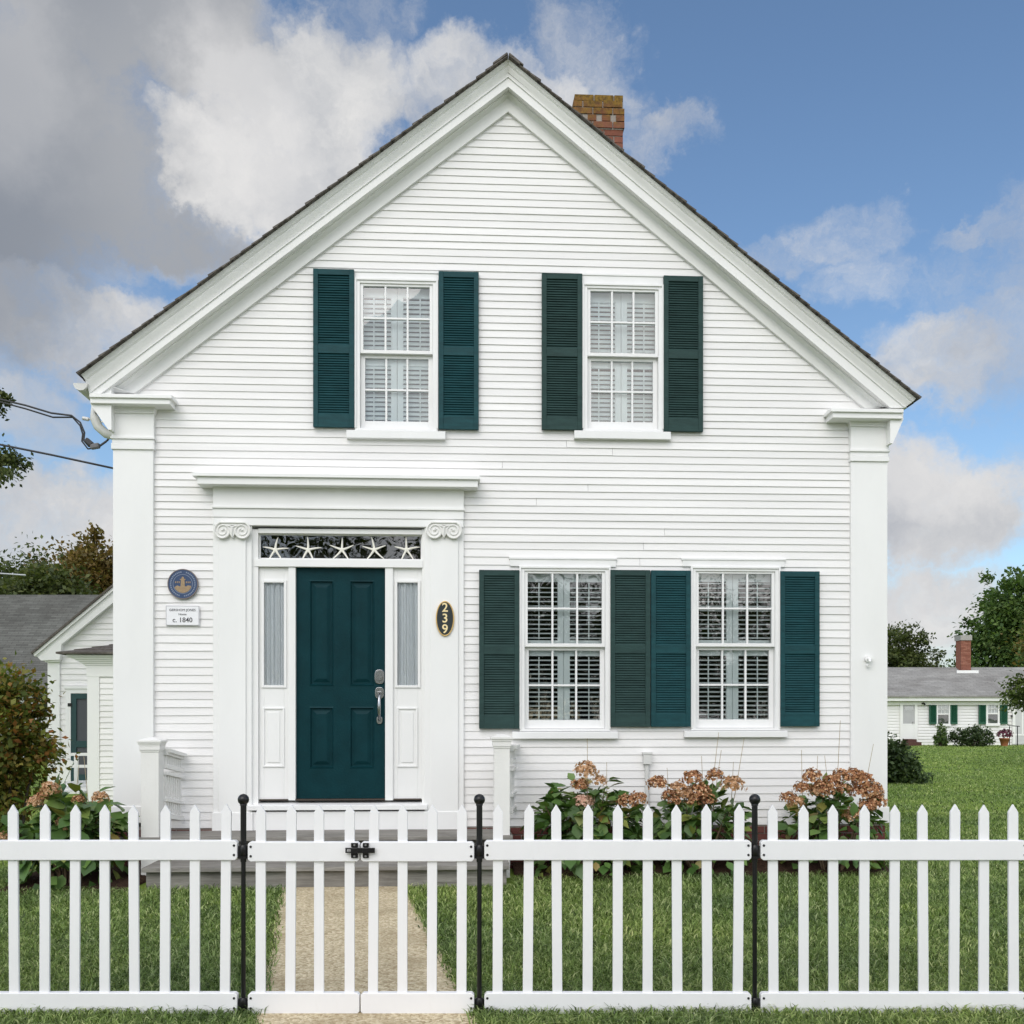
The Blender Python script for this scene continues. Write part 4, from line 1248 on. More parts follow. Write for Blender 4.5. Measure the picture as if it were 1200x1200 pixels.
def hydrangea(px, o, hgt, wid, heads, label, seed, nleaf=480, fm=None, leaf=.115, bare=0.0, stalks=()):
    rng = np.random.default_rng(seed)
    base = hw(U(px, o), -o, .0)
    root = tag(empty('hydrangea', tuple(base)), label, 'hydrangea', 'hydrangeas along the house front')
    st = MB(); tips = []
    nst = 16
    for i in range(nst):
        a = 2*PI*i/nst + rng.uniform(-.2,.2); k = math.sqrt(rng.uniform(.05,1))
        tip = Vector((math.cos(a)*wid*.46*k, math.sin(a)*wid*.38*k, hgt*(.95-.35*k*k)*rng.uniform(.85,1.0)))
        b = Vector((math.cos(a)*.07, math.sin(a)*.06, 0)); mid = b.lerp(tip,.5)+Vector((0,0,.06*hgt))
        st.tube([b, mid, tip], [.009,.007,.004], 5); tips.append((b, mid, tip))
    for (x, h) in stalks:
        st.tube([(x*.6,.02,.3*hgt),(x*.9,.0,h*.6),(x+rng.uniform(-.05,.05),-.02,h)], [.004,.003,.002], 4, 1)
    st.build('stems', [M_stem, M_drystalk], root)
    # leaves: pairs along the stems and a loose outer shell
    P, D, Up = [], [], []
    for i in range(nleaf):
        if rng.uniform() < .5:
            b, m_, t_ = tips[rng.integers(nst)]; q = rng.uniform(.35,1.0)
            p = b.lerp(m_, q*2) if q < .5 else m_.lerp(t_, q*2-1)
            p = np.array(p) + rng.normal(0,.02,3)
        else:
            th = rng.uniform(0,2*PI); ph = math.acos(rng.uniform(-.62,1)); rr = rng.uniform(.72,1.0)*(1+.12*math.sin(th*5+seed))
            p = np.array([math.sin(ph)*math.cos(th)*wid*.5*rr, math.sin(ph)*math.sin(th)*wid*.42*rr, hgt*.36 + math.cos(ph)*hgt*.58*rr])
        if p[2] < .04: p[2] = rng.uniform(.05,.2)
        outw = np.array([p[0], p[1], (p[2]-hgt*.45)*.6]); outw = outw/(np.linalg.norm(outw)+1e-6)
        droop = rng.uniform(-1.0,.25)
        P.append(p); D.append(outw*.8 + np.array([0,0,droop]) + rng.normal(0,.35,3)); Up.append(outw*.55 + np.array([0,0,1.0]) + rng.normal(0,.25,3))
    P, D, Up = map(np.array, (P, D, Up))
    sz = leaf*rng.uniform(.55,1.25,nleaf)
    v, t = place_leaves(P, D, Up, sz, LEAF6*np.array([.92,1,1]), LEAF6F)
    np_obj('foliage', v, t, M_leaf_hyd, root)
    first = {}
    for (hx0, hy0, r, kind) in heads:
        p = hu(hx0, hy0, o + .22*wid)
        loc = hw(p[0], -o - .22*wid, p[1]) - base
        mats = {'t': M_petal_tan, 'b': M_petal_brown, 'p': M_petal_pink}
        vv, ff = flower_mesh('flower_head', r*1.02, 120 if kind != 'p' else 140, mats[kind], rng)
        fo = np_obj('flower_head', vv, ff, mats[kind], root, loc=loc)
        if kind == 'p': fo['label'] = 'pale pink flower head among brown ones'
    return root
hydrangea(80, .72, .83, .90, [(58,926,.062,'t'),(41,941,.055,'t'),(50,934,.045,'b'),(76,967,.066,'t'),(118,936,.055,'t'),(92,938,.04,'b'),(3,982,.045,'t')],
          'leafy hydrangea with few tan flower heads in front of the left corner pilaster', 5, 430, leaf=.165, stalks=((.18,1.02),(.05,.95)))
hydrangea(686, .42, .87, .98, [(687,905,.085,'t'),(680,921,.06,'b'),(703,916,.05,'t'),(683.5,941,.066,'p'),(735,941,.07,'b'),(748,937,.062,'b')],
          'leafy green hydrangea with one pink flower head below the first lower window', 8, 680, leaf=.125, stalks=((.02,1.15),(.2,.95)))
hydrangea(822, .40, .82, .80, [(770,920,.072,'b'),(785,934,.06,'b'),(795,926,.07,'t'),(812,914,.078,'b'),(803,932,.06,'t'),(820,930,.08,'b'),(829,938,.065,'b'),(838,910,.062,'b'),(858,921,.082,'t'),(790,939,.05,'b'),(812,940,.06,'b')],
          'hydrangea with many brown dried flower heads beside the thin grey wall pipe', 13, 480, leaf=.12, stalks=((-.3,.9),(.1,1.2),(.12,1.05),(.32,1.15),(.28,.95),(.02,1.0)))
hydrangea(975, .40, .80, .86, [(924,936,.055,'b'),(933,941,.06,'t'),(940,925,.06,'b'),(951,912,.07,'b'),(962,924,.07,'b'),(975,918,.07,'b'),(985,911,.065,'b'),(1001,911,.075,'b'),(1012,917,.08,'b'),(1022,928,.08,'b'),(1027,941,.075,'b'),(1008,930,.075,'b'),(1016,946,.07,'b'),(1000,957,.07,'t'),(958,929,.06,'t'),(990,926,.06,'b'),(970,928,.06,'b')],
          'hydrangea almost covered in brown dried flower heads by the right corner pilaster', 21, 460, leaf=.11, stalks=((-.28,1.05),(-.02,1.0),(.05,1.3),(.3,1.1),(-.15,1.0)))

def leafy(name, label, cat, base, blobs, trunk_h, trunk_r, nclump, per, leaf, mat, seed, group=None, spread=.34, crown_name='crown', flat=1.0, limbs=True, shape=LEAF4, faces=LEAF4F, shell=.45):
    """tree or shrub: limbs reach to leaf clumps spread through several crown ellipsoids (cx,cy,cz,rx,ry,rz relative to base)"""
    rng = np.random.default_rng(seed)
    root = tag(empty(name, tuple(base)), label, cat, group)
    vol = np.array([b[3]*b[4]*b[5] for b in blobs])**.75; vol /= vol.sum()
    C = []; 
    for i in range(nclump):
        b = blobs[rng.choice(len(blobs), p=vol)]
        d = rng.normal(size=3); d /= np.linalg.norm(d); k = rng.uniform(shell,1.0)**.6*(1+.16*rng.normal())
        C.append(np.array(b[:3]) + d*np.array(b[3:])*min(k,1.25))
    C = np.array(C); C[:,2] = np.maximum(C[:,2], leaf)
    tr = MB()
    if trunk_h > 0:
        top = Vector((blobs[0][0]*.6, blobs[0][1]*.6, trunk_h))
        tr.tube([(0,0,-.05),(top.x*.3,top.y*.3,trunk_h*.5),top], [trunk_r*1.25,trunk_r,trunk_r*.7], 9)
        order = rng.permutation(nclump)[:min(nclump, 28)]
        for i in order:
            c = Vector(C[i]); s0 = Vector((0,0,0)).lerp(top, rng.uniform(.6,1.0)); mid = s0.lerp(c,.5)+Vector((rng.normal()*.1,rng.normal()*.1,.12*trunk_h*rng.uniform(-.2,1)))
            tr.tube([s0, mid, c], [trunk_r*.30, trunk_r*.15, trunk_r*.04], 5)
    else:
        for i in rng.permutation(nclump)[:14]:
            c = Vector(C[i]); tr.tube([(rng.normal()*.05,rng.normal()*.05,0), c*.5+Vector((0,0,.1)), c], [trunk_r, trunk_r*.7, trunk_r*.3], 5)
    tr.build('trunk', M_bark, root)
    R0 = np.array([np.mean([b[3] for b in blobs]), np.mean([b[4] for b in blobs]), np.mean([b[5] for b in blobs])])*spread
    sc = rng.uniform(.55,1.3,(nclump,1))
    P = np.repeat(C, per, 0) + rng.normal(size=(nclump*per,3))*R0*.55*np.repeat(sc, per, 0)*np.array([1,1,flat])
    P[:,2] = np.maximum(P[:,2], leaf*.4)
    ctr = np.mean([b[:3] for b in blobs], axis=0)
    D = (P-ctr); D /= np.linalg.norm(D,axis=1,keepdims=True)+1e-6
    D = D*.6 + rng.normal(size=P.shape)*.6 + np.array([0,0,-.25])
    Up = np.array([0,0,1.0]) + rng.normal(size=P.shape)*.55
    v, t = place_leaves(P, D, Up, leaf*rng.uniform(.6,1.3,len(P)), shape, faces)
    np_obj(crown_name, v, t, mat, root)
    return root
# shrub turning red at the left edge
b = W(16, 960, 10.6); b.z = 0
leafy('turning_shrub', 'tall shrub with green leaves turning red brown beside the wing', 'shrub', b,
      [(-.25,0,1.15,.55,.5,.62),(.16,-.1,.98,.30,.36,.22),(-.28,.1,.5,.42,.45,.45),(.02,.05,1.45,.26,.3,.28),(-.7,0,.9,.5,.5,.7)], 0, .02, 260, 60, .07, M_leaf_mixed, 3, shell=.3)
# trees behind on the left
for px, pt, dd_, blobs, mat, seed, lb in (
    (14, 0, 44, [(0,0,6.0,2.2,2.2,2.2),(-2,0,5.4,2.2,2,2.0),(1.3,0,5.2,1.6,1.6,1.7),(-.6,0,4.4,2.4,2,1.4)], M_leaf_dark, 31, 'dark green tree behind the grey shingled roof at the far left edge'),
    (102, 0, 42, [(0,0,6.2,1.5,1.8,2.2),(.9,0,5.2,1.4,1.6,2.0),(-.9,0,5.0,1.1,1.5,1.6),(1.5,0,6.9,.8,1,1.1)], M_leaf_autumn, 32, 'russet brown autumn tree behind the grey shingled roof, beside the corner pilaster'),
    (58, 0, 39, [(0,0,5.2,1.6,1.8,1.5),(-1.2,0,4.9,1.5,1.6,1.5),(1.5,0,4.6,1.5,1.6,1.3)], M_leaf_dark, 33, 'low green tree between the dark tree and the russet autumn tree')):
    b = W(px, 838, dd_); b.z = 0
    leafy('tree', lb, 'tree', b, blobs, 3.0, .16, 330, 95, .20, mat, seed, 'trees behind the grey roof', spread=.36, shell=.35)
# branch tips of a tree at the left edge
b = W(-104, 838, 15); b.z = 0
leafy('tree', 'tree at the upper left edge with thin leafy branch tips above the cables', 'tree', b,
      [(-.5,0,5.6,1.1,1.2,1.3)]*2 + [(1.22,.0,6.02,.26,.3,.20),(1.36,.1,5.12,.24,.3,.16),(1.30,0,4.86,.32,.3,.20),(.9,0,5.95,.4,.4,.3),(.95,0,5.0,.4,.4,.3)]*3, 3.6, .13, 230, 60, .07, M_leaf_dark, 41, spread=.30, shell=.2)
# right side trees behind the far house
b = W(1196, 838, 58); b.z = 0
leafy('tree', 'large green leafy tree rising behind the far house at the right edge', 'tree', b,
      [(.2,0,7.6,2.2,2.4,1.9),(-1.0,0,6.4,1.9,2,1.5),(1.2,0,5.2,3.2,2.6,2.2),(-1.3,0,4.4,2.0,2,1.4),(2.5,0,7.0,2.2,2.2,2.2)], 3.5, .25, 420, 75, .27, M_leaf_green, 51, spread=.26, shell=.35)
b = W(1066, 838, 60); b.z = 0
leafy('tree', 'smaller dark open tree behind the far house, near the tall pilaster', 'tree', b,
      [(-.6,0,5.2,1.6,1.6,1.5),(1.0,0,4.3,1.4,1.4,1.0),(-1.2,0,4.2,1.6,1.6,1.3),(.2,0,3.9,1.9,1.6,1.0)], 3.4, .16, 230, 60, .19, M_leaf_dark, 52, spread=.26, shell=.4)
b = W(1250, 838, 27); b.z = 0
leafy('tree', 'green tree reaching in at the right edge in front of the far house', 'tree', b,
      [(-.15,0,2.05,1.2,1.0,.62),(-.7,0,1.85,.75,.7,.42),(.1,0,3.3,1.2,1.0,1.0)], 1.8, .12, 190, 60, .12, M_leaf_bright, 53, spread=.28, shell=.3)
b = W(1268, 838, 33); b.z = 0
leafy('tree', 'olive brown tree edge between the large tree and the low green tree', 'tree', b,
      [(-.2,0,3.6,1.75,1.2,1.1),(0,0,2.6,1.3,1.2,.9)], 2.2, .12, 110, 36, .14, M_leaf_autumn, 54, spread=.26, shell=.35)
# shrubs along the right side
b = W(1046, 920, 20.5); b.z = 0
leafy('shrub', 'rounded dark green shrub beside the right corner pilaster', 'shrub', b,
      [(-.1,0,.42,.52,.6,.42),(-.3,.4,.62,.5,.5,.45),(.12,-.1,.25,.42,.5,.28)], 0, .02, 150, 60, .085, M_leaf_shrub, 61, shell=.3, spread=.3)


# ---------------------------------------------------------------- far house on the right
DF = 46.0
fh = tag(empty('far_house', (W(1130, 838, DF).x, DF, 0), 0), 'low white far house with pale grey roof, brick chimney and green shutters', 'house')
def fx(px): return W(px, 838, DF).x - fh.location.x
def fz(py, d=DF): return W(600, py, d).z
zb_ = fz(873)
s = MB()
xl, xr = fx(985), fx(1300)
z = 0
while z < fz(822):
    s.hexa([(xl,.002,z),(xr,.002,z),(xr,.05,z),(xl,.05,z)], [(xl,.04,z+.15),(xr,.04,z+.15),(xr,.05,z+.15),(xl,.05,z+.15)]); z += .135
for x_ in (xl, xr-.1):
    s.prism([(.052,0),(6.9,0),(6.9,fz(818)),(3.3,fz(782,DF+3.3)-.16),(.052,fz(818))], 'x', x_, x_+.1)
s.build('wall', M_clap, fh)
s = MB(); s.box(xl-.2, xr+.2, -.35, .02, fz(821.5), fz(817)); s.box(xl-.1, xr+.1, -.10, .02, fz(826), fz(822)); s.build('eave_trim', M_trim, fh)
s = MB(); ry, rzz = 3.3, fz(782, DF+3.3); ez = fz(817)
s.hexa([(xl-.3,-.42,ez-.02),(xr+.3,-.42,ez-.02),(xr+.3,ry,rzz-.1),(xl-.3,ry,rzz-.1)], [(xl-.3,-.42,ez+.06),(xr+.3,-.42,ez+.06),(xr+.3,ry,rzz),(xl-.3,ry,rzz)])
s.hexa([(xl-.3,ry,rzz-.1),(xr+.3,ry,rzz-.1),(xr+.3,2*ry+.4,ez-.02),(xl-.3,2*ry+.4,ez-.02)], [(xl-.3,ry,rzz),(xr+.3,ry,rzz),(xr+.3,2*ry+.4,ez+.06),(xl-.3,2*ry+.4,ez+.06)])
M_farroof = shingle_field('pale_asphalt_roof', (.27,.265,.255), (.33,.325,.31), 2.2, .55)
M_greyroof = shingle_field('grey_asphalt_roof', (.105,.107,.10), (.15,.153,.143), 2.6, .6)
fro = s.build('roof', M_farroof, fh)
s = MB(); kx = lambda px: W(px,838,DF+3).x - fh.location.x
cx0, cx1 = kx(1123), kx(1134.5); cz1 = fz(745, DF+3); cz0 = fz(790, DF+3)
z = cz0; i = 0
s.box(cx0+.004, cx1-.004, 2.706, 3.29, cz0-.3, cz1-.02, 0)
while z < cz1-.2:
    x = cx0 - (i%2)*.11
    while x < cx1:
        p, q = max(x,cx0), min(x+.20,cx1)
        if q-p > .03: s.box(p, q, 2.7, 2.78, z, z+.062)
        x += .215
    z += .075; i += 1
s.box(cx0-.035, cx1+.035, 2.65, 3.34, cz1-.24, cz1, 2)
s.box(cx0-.28, cx1+.28, 2.50, 2.56, cz0-.10, cz0+.16, 3)
s.build('chimney', [M_brickred if False else brick_mat('red_chimney_brick', [(.22,.08,.05),(.30,.12,.085),(.36,.16,.11)]), M_mortar, paint('stone_cap', (.33,.32,.30), .9), M_trim], fh)
def far_window(x0, y0, x1, y1):
    a, b = fx(x0), fx(x1); c, d = fz(y1), fz(y0); s = MB()
    s.box(a-.08, a, -.07, .02, c-.08, d+.06); s.box(b, b+.08, -.07, .02, c-.08, d+.06); s.box(a, b, -.07, .02, d, d+.06); s.box(a-.1, b+.1, -.09, .02, c-.12, c-.02+.02)
    m_ = (c+d)/2; s.box(a, b, -.06, -.02, m_-.03, m_+.03)
    for i in (1, 2): x = a+(b-a)*i/3; s.box(x-.012, x+.012, -.05, -.03, m_+.03, d)
    s.box(a, b, -.05, -.03, (m_+d)/2-.012, (m_+d)/2+.012)
    s.box(a, b, -.012, -.006, m_+.03, d, 1); s.box(a, b, -.012, -.006, c, m_-.03, 2)
    w = s.build('window', [M_trim, paint('pale_curtain', (.6,.62,.63), .7), paint('dim_room', (.10,.11,.13), .6, .6, (3,3,3))], fh)
    g = MB(); g.add([(a,-.038,c),(b,-.038,c),(b,-.038,d),(a,-.038,d)], [(0,1,2,3)]); g.build('glass', M_glass, w)
M_fargreen = paint('green_far_shutter', (.010,.085,.045), .55, .15)
def far_shutter(x0, x1, y0=825, y1=848.5):
    a, b = fx(x0), fx(x1); c, d = fz(y1), fz(y0); s = MB()
    s.box(a, a+.05, -.09, -.03, c, d); s.box(b-.05, b, -.09, -.03, c, d); s.box(a+.05, b-.05, -.088, -.03, c, c+.08); s.box(a+.05, b-.05, -.088, -.03, d-.07, d)
    n_ = 18
    for i in range(n_): s.obox(((a+b)/2,-.06,c+.08+(d-c-.15)*(i+.5)/n_), b-a-.09, .05, .01, RX(R(38)))
    s.build('shutter', M_fargreen, fh)
far_window(1098.5, 825.5, 1111, 848); far_window(1157, 825, 1168.5, 847.5)
for x0, x1 in ((1088.3,1096.7),(1112.8,1121.2),(1146.3,1154.5),(1171.3,1179.8)): far_shutter(x0, x1)
s = MB(); a, b, c, d = fx(1057.5), fx(1071.5), fz(868), fz(825.5)
s.box(a-.12, a, -.07, .02, c, d+.1); s.box(b, b+.12, -.07, .02, c, d+.1); s.box(a, b, -.07, .02, d, d+.1); s.box(a, b, -.05, -.01, c, (c+d)/2-.08, 0); s.box(a, b, -.05, -.02, (c+d)/2-.08, d, 1); s.box(a, b, -.055, -.012, (c+d)/2-.12, (c+d)/2-.05)
s.box(b-.12, b-.07, -.09, -.05, (c+d)/2-.05, (c+d)/2+.05, 2); s.box(a+.08,b-.08,-.056,-.012,d-.28,d-.1,2)
s.build('storm_door', [M_trim, paint('pale_grey_screen', (.42,.42,.43), .5), M_silver], fh)
s = MB(); a, b = fx(1189), fx(1204)
s.box(a, b, -.05, .0, fz(872), fz(828), 1); s.box(a-.12, a, -.07, .02, fz(872), fz(826)); s.box(a-.12, b+.12, -.07, .02, fz(826), fz(824)); s.box(a, b, -.06, -.05, fz(862), fz(860)); s.box(a+.3, a+.36, -.06, -.05, fz(860), fz(828))
s.build('pale_door', [M_trim, paint('pale_grey_paint', (.55,.55,.56), .5)], fh)
s = MB(); s.box(fx(1184.2), fx(1185.4), -.12, -.03, fz(840.5), fz(838)); s.build('wall_lamp', M_black, fh)
s = MB(); s.tube([(fx(1079),-.05,fz(825)),(fx(1081),-.15,fz(824)),(fx(1082),-.2,fz(826.5))], .04, 6); s.build('wall_light', M_black, fh)
# steps, lamp rail and plants by the far house
s = MB(); x0, x1 = W(1064,838,45).x, W(1079,838,45).x
s.box(0, x1-x0, 0, .9, 0, .16); s.box(.1, x1-x0-.1, .3, .9, .16, .28)
o = s.build('brick_steps', brick_mat('old_brick', [(.07,.035,.03),(.12,.06,.05)])); o.location = (x0, 44.9, 0); tag(o, 'dark brick doorstep below the storm door of the far house', 'steps')
s = MB(); p = W(1187,838,45.2)
s.tube([(0,0,0),(0,0,.85)], .02, 6); s.tube([(.35,0,0),(.35,0,.85)], .02, 6); s.tube([(-.1,0,.92),(.0,0,.88),(.45,0,.85)], .02, 6)
o = s.build('handrail', M_black); o.location = (p.x-.15, p.y, 0); tag(o, 'thin black metal handrail at the far house step', 'handrail')
b = W(1103, 838, 44.2); b.z = 0
leafy('cone_shrub', 'small conical green shrub in front of the far house wall', 'shrub', b, [(0,0,.25,.32,.3,.25),(0,0,.55,.22,.2,.3),(0,0,.85,.10,.1,.2)], 0, .02, 60, 26, .09, M_leaf_green, 71, shell=.2, spread=.3)
b = W(1138, 838, 44.0); b.z = 0
leafy('hedge_shrub', 'wide dark clipped shrub below the far house windows', 'shrub', b, [(-.5,0,.4,.45,.4,.38),(.05,0,.45,.5,.4,.42),(.55,0,.38,.42,.4,.36)], 0, .02, 150, 30, .09, M_leaf_shrub, 72, shell=.3, spread=.3)
b = W(1177, 838, 44.4); b.z = 0
pot = tag(empty('flower_pot', tuple(b)), 'terracotta pot of purple flowers on the lawn edge at the far house', 'flower pot')
s = MB(); s.lathe([(.13,0),(.20,.30),(.22,.30),(.22,.35),(.17,.35),(.15,.3)], (0,0,0), 14); s.build('pot', M_terracotta, pot)
vv, ff = flower_mesh('flowers', .27, 120, M_petal_mum, np.random.default_rng(4), .7); np_obj('blossom', vv, ff, M_petal_mum, pot, loc=(0,0,.48))

# ---------------------------------------------------------------- grey roofed house on the left
DG = 30.0
gh = tag(empty('grey_roof_house', (W(30, 838, DG).x, DG, 0)), 'grey shingled roof house half hidden behind the white wing', 'house')
gx_ = lambda px, d=DG: W(px,838,d).x - gh.location.x
gz_ = lambda py, d=DG: W(600,py,d).z
s = MB(); xl, xr = gx_(-160), gx_(140)
ez = gz_(808); rz_ = gz_(697, DG+3.4); ry = 3.4
s.hexa([(xl,-.4,ez-.05),(xr,-.4,ez-.05),(xr,ry,rz_-.1),(xl,ry,rz_-.1)], [(xl,-.4,ez+.05),(xr,-.4,ez+.05),(xr,ry,rz_),(xl,ry,rz_)])
s.hexa([(xl,ry,rz_-.1),(xr,ry,rz_-.1),(xr,2*ry+.4,ez-.05),(xl,2*ry+.4,ez-.05)], [(xl,ry,rz_),(xr,ry,rz_),(xr,2*ry+.4,ez+.05),(xl,2*ry+.4,ez+.05)])
s.build('roof', M_greyroof, gh)
s = MB(); z = 0
while z < ez-.1:
    s.hexa([(xl+.2,-.03,z),(xr-.2,-.03,z),(xr-.2,0,z),(xl+.2,0,z)], [(xl+.2,-.008,z+.13),(xr-.2,-.008,z+.13),(xr-.2,0,z+.13),(xl+.2,0,z+.13)]); z += .12
for x_ in (xl+.2, xr-.3): s.prism([(.01,0),(6.6,0),(6.6,ez),(3.4,rz_-.16),(.01,ez)], 'x', x_, x_+.1)
s.build('wall', paint('grey_clapboard', (.50,.51,.53), .6, .06), gh)
s = MB(); a, b = gx_(40), gx_(56); s.box(a, b, -.06, -.02, gz_(835), gz_(815), 1); s.box(a-.08, b+.08, -.08, -.03, gz_(815), gz_(813)); s.box(a-.1, b+.1, -.1, -.03, gz_(837), gz_(835)); s.box((a+b)/2-.03,(a+b)/2+.03,-.075,-.055,gz_(835),gz_(815))
s.build('window', [M_trim, M_dark], gh)
# thin aerial seen against the trees
s = MB(); s.tube([W(-40,671,33)-W(0,672,33), Vector((0,0,0)), W(30,674,33)-W(0,672,33)], .025, 5)
s.tube([W(-30,672,33)-W(0,672,33), W(-30,706,33)-W(0,672,33)], .02, 5)
o = s.build('roof_aerial', paint('aerial_grey', (.4,.42,.44), .5)); o.location = W(0,672,33); tag(o, 'thin pale aerial rod above the grey shingled roof', 'aerial')

# ---------------------------------------------------------------- picket fence and gate
FY = 4.62; SC = F/FY
fX = lambda px: (px-600)/SC
fZ = lambda py: EYE - (py-HOR)/SC
M_fence = M_vinyl
def picket_mb(z0, z1, w):
    mb = MB(); hp = w*.82; d = .0075
    mb.prism([(-w/2,z0),(w/2,z0),(w/2,z1-hp),(0,z1),(-w/2,z1-hp)], 'y', d, -d); return mb
PK = picket_mb(fZ(1192.5), fZ(942.5), .0445).build('picket', M_fence, None, .0022)
pk_mesh = PK.data
def panel(name, x0, x1, pickets, label, cat, group, dy=0, split=None):
    ox = fX((x0+x1)/2)
    root = tag(empty(name, (ox, FY, 0)), label, cat, group)
    for (yt, yb) in ((984.5+dy, 1007.5+dy), (1162.5, 1187)):
        mb = MB(); a, b = fX(x0)-ox, fX(x1)-ox; c, d = fZ(yb), fZ(yt); ch_ = .010
        pts = [(a,c+ch_),(a+ch_,c),(b-ch_,c),(b,c+ch_),(b,d-ch_),(b-ch_,d),(a+ch_,d),(a,d-ch_)]
        mb.prism(pts, 'y', .019, -.019)
        r_ = mb.build('rail', M_fence, root, .003)
        sc_ = MB()
        ends = [a, b]
        for e_ in ends:
            if split == 'r' and e_ == b: continue
            if split == 'l' and e_ == a: continue
            xx = e_ + (.0135 if e_ == a else -.0135)
            for zz in (c+(d-c)*.27, c+(d-c)*.75):
                sm = MB(); sm.tube([(xx,-.0185,zz),(xx,-.0225,zz)], [.0062,.0045], 10); sm.build('screw', M_screw, r_)
    for px in pickets:
        o = PK.copy(); col.objects.link(o); o.parent = root; o.location = (fX(px)-ox, random.uniform(-.001,.001), random.uniform(-.002,.002))
        o.rotation_euler = (R(random.uniform(-.2,.2)), R(random.uniform(-.5,.5)), 0)
    return root
panel('picket_fence', -32, 279, [-18+35.2*i for i in range(9)], 'white picket fence panel in front of the red brown shrub, beside the gate path', 'fence', 'picket fence panels')
panel('picket_fence', 567.7, 879.5, [583+35.15*i for i in range(9)], 'white picket fence panel between the gate and the next black post', 'fence', 'picket fence panels')
panel('picket_fence', 890.5, 1202, [906.5+35.15*i for i in range(9)], 'white picket fence panel at the right end, in front of the open lawn', 'fence', 'picket fence panels')
gl = panel('gate_leaf', 291.5, 421.8, [305.5, 340, 374, 409.8], 'left leaf of the white picket gate, carrying the latch bolt', 'gate', 'gate leaves', 1.5, 'r')
gr_ = panel('gate_leaf', 423.3, 555.8, [437, 471.6, 506, 540.8], 'right leaf of the white picket gate, carrying the latch keeper', 'gate', 'gate leaves', 1.5, 'l')
bpy.data.objects.remove(PK)
# latch
def latch_plate(px0, px1, root, name):
    s = MB(); ox = root.location.x
    a, b = fX(px0)-ox, fX(px1)-ox
    for (y0, y1) in ((987, 992), (999.5, 1004.5)): s.box(a, b, -.030, -.0192, fZ(y1), fZ(y0))
    s.box(a+.004, b-.004, -.028, -.0192, fZ(999.5), fZ(992))
    s.box(a+.001, b-.001, -.043, -.028, fZ(999), fZ(992.5))
    for y in (989.2, 1002.3): s.tube([((a+b)/2,-.030,fZ(y)), ((a+b)/2,-.0325,fZ(y))], .005, 8, 1)
    return s.build(name, [M_black, paint('zinc_screw', (.3,.3,.31), .4, metal=1)], root, .0015)
l1 = latch_plate(412.5, 420.5, gl, 'latch'); l2 = latch_plate(426.2, 433, gr_, 'latch_keeper')
s = MB(); ox = gl.location.x; a, b = fX(406.3)-ox, fX(440.5)-ox
c, d = fZ(998.3), fZ(992.3)
s.box(a, a+.006, -.041, -.029, c, d); s.box(a+.006, a+.028, -.041, -.029, d-.006, d); s.box(a+.006, a+.028, -.041, -.029, c, c+.006); s.box(a+.028, b, -.041, -.029, c, d)
s.build('bolt', M_black, l1, .0015)
# posts
def post(px, label):
    root = tag(empty('fence_post', (fX(px), FY+.004, 0)), label, 'fence post', 'black fence posts')
    s = MB(); zt = fZ(941)
    s.tube([(0,0,-.05),(0,0,fZ(1010))], .0105, 12); s.tube([(0,0,fZ(1010)),(0,0,zt)], .0135, 12); s.lathe([(.016,0),(.016,.012),(.013,.014)], (0,0,zt-.012), 12)
    s.build('pole', M_black, root)
    s = MB(); r = .0255; zc = fZ(937)
    s.lathe([(.014,-r*.98),(.0165,-r*.75)] + [(r*math.cos(t), r*math.sin(t)) for t in [R(-48+138*i/12) for i in range(12)]] + [(.002, r)], (0,0,zc), 18); s.build('finial', M_black, root)
    for yy in (997, 1176):
        s = MB(); z = fZ(yy)
        s.lathe([(.014,-.03),(.019,-.024),(.019,.018),(.015,.026)], (0,0,z), 14)
        s.lathe([(.023,-.034),(.023,-.024)], (0,0,z), 14)
        s.box(-.030, .030, -.006, .006, z-.034, z-.022); s.box(-.034, -.014, -.004, .004, z-.026, z+.022); s.box(.014, .034, -.004, .004, z-.026, z+.022)
        s.build('clamp', M_black, root, .001)
    return root
post(285, 'black metal fence post with ball top by the left gate leaf')
post(561.8, 'black metal fence post with ball top by the right gate leaf')
post(884.7, 'black metal fence post with ball top in front of the brown flowered hydrangeas')
post(1208.5, 'black metal fence post at the right end beyond the lawn panel')
post(-38.5, 'black metal fence post at the left end beyond the shrub panel')

# ---------------------------------------------------------------- trees across the street, seen only in the window panes
proto = leafy('street_tree', 'green street tree across the street, mirrored in the lower window panes', 'tree', (-9, -19, 0),
      [(0,0,3.4,2.6,2.2,2.0),(-1.6,0,2.8,1.8,1.6,1.7),(1.7,0,2.6,1.8,1.7,1.6),(.2,0,1.4,2.6,1.6,1.2)], 2.0, .2, 200, 75, .13, M_leaf_dark, 91, 'trees mirrored in the windows', spread=.3)
for x, y, sc_, rz2 in ((-4.2,-21,1.65,1.2),(1.2,-20.5,1.5,2.4),(6.0,-20,1.3,4.0),(11.5,-19,1.16,5.1)):
    c = copy_tree(proto); c.location = (x, y, 0); c.scale = (sc_,)*3; c.rotation_euler = (0,0,rz2)

# ------------------------------------------------------------------ light
SUN_EL, SUN_AZ = 40, 196                # azimuth clockwise from +Y (north); behind the camera and to its left
az, el = R(SUN_AZ), R(SUN_EL)
sd = bpy.data.lights.new('sun', 'SUN'); sd.energy = 1.1; sd.angle = R(45); sd.color = (1, .935, .885)
so_ = bpy.data.objects.new('sun', sd); col.objects.link(so_)
dvec = Vector((math.sin(az)*math.cos(el), math.cos(az)*math.cos(el), math.sin(el)))
so_.rotation_euler = (-dvec).to_track_quat('-Z', 'Y').to_euler()

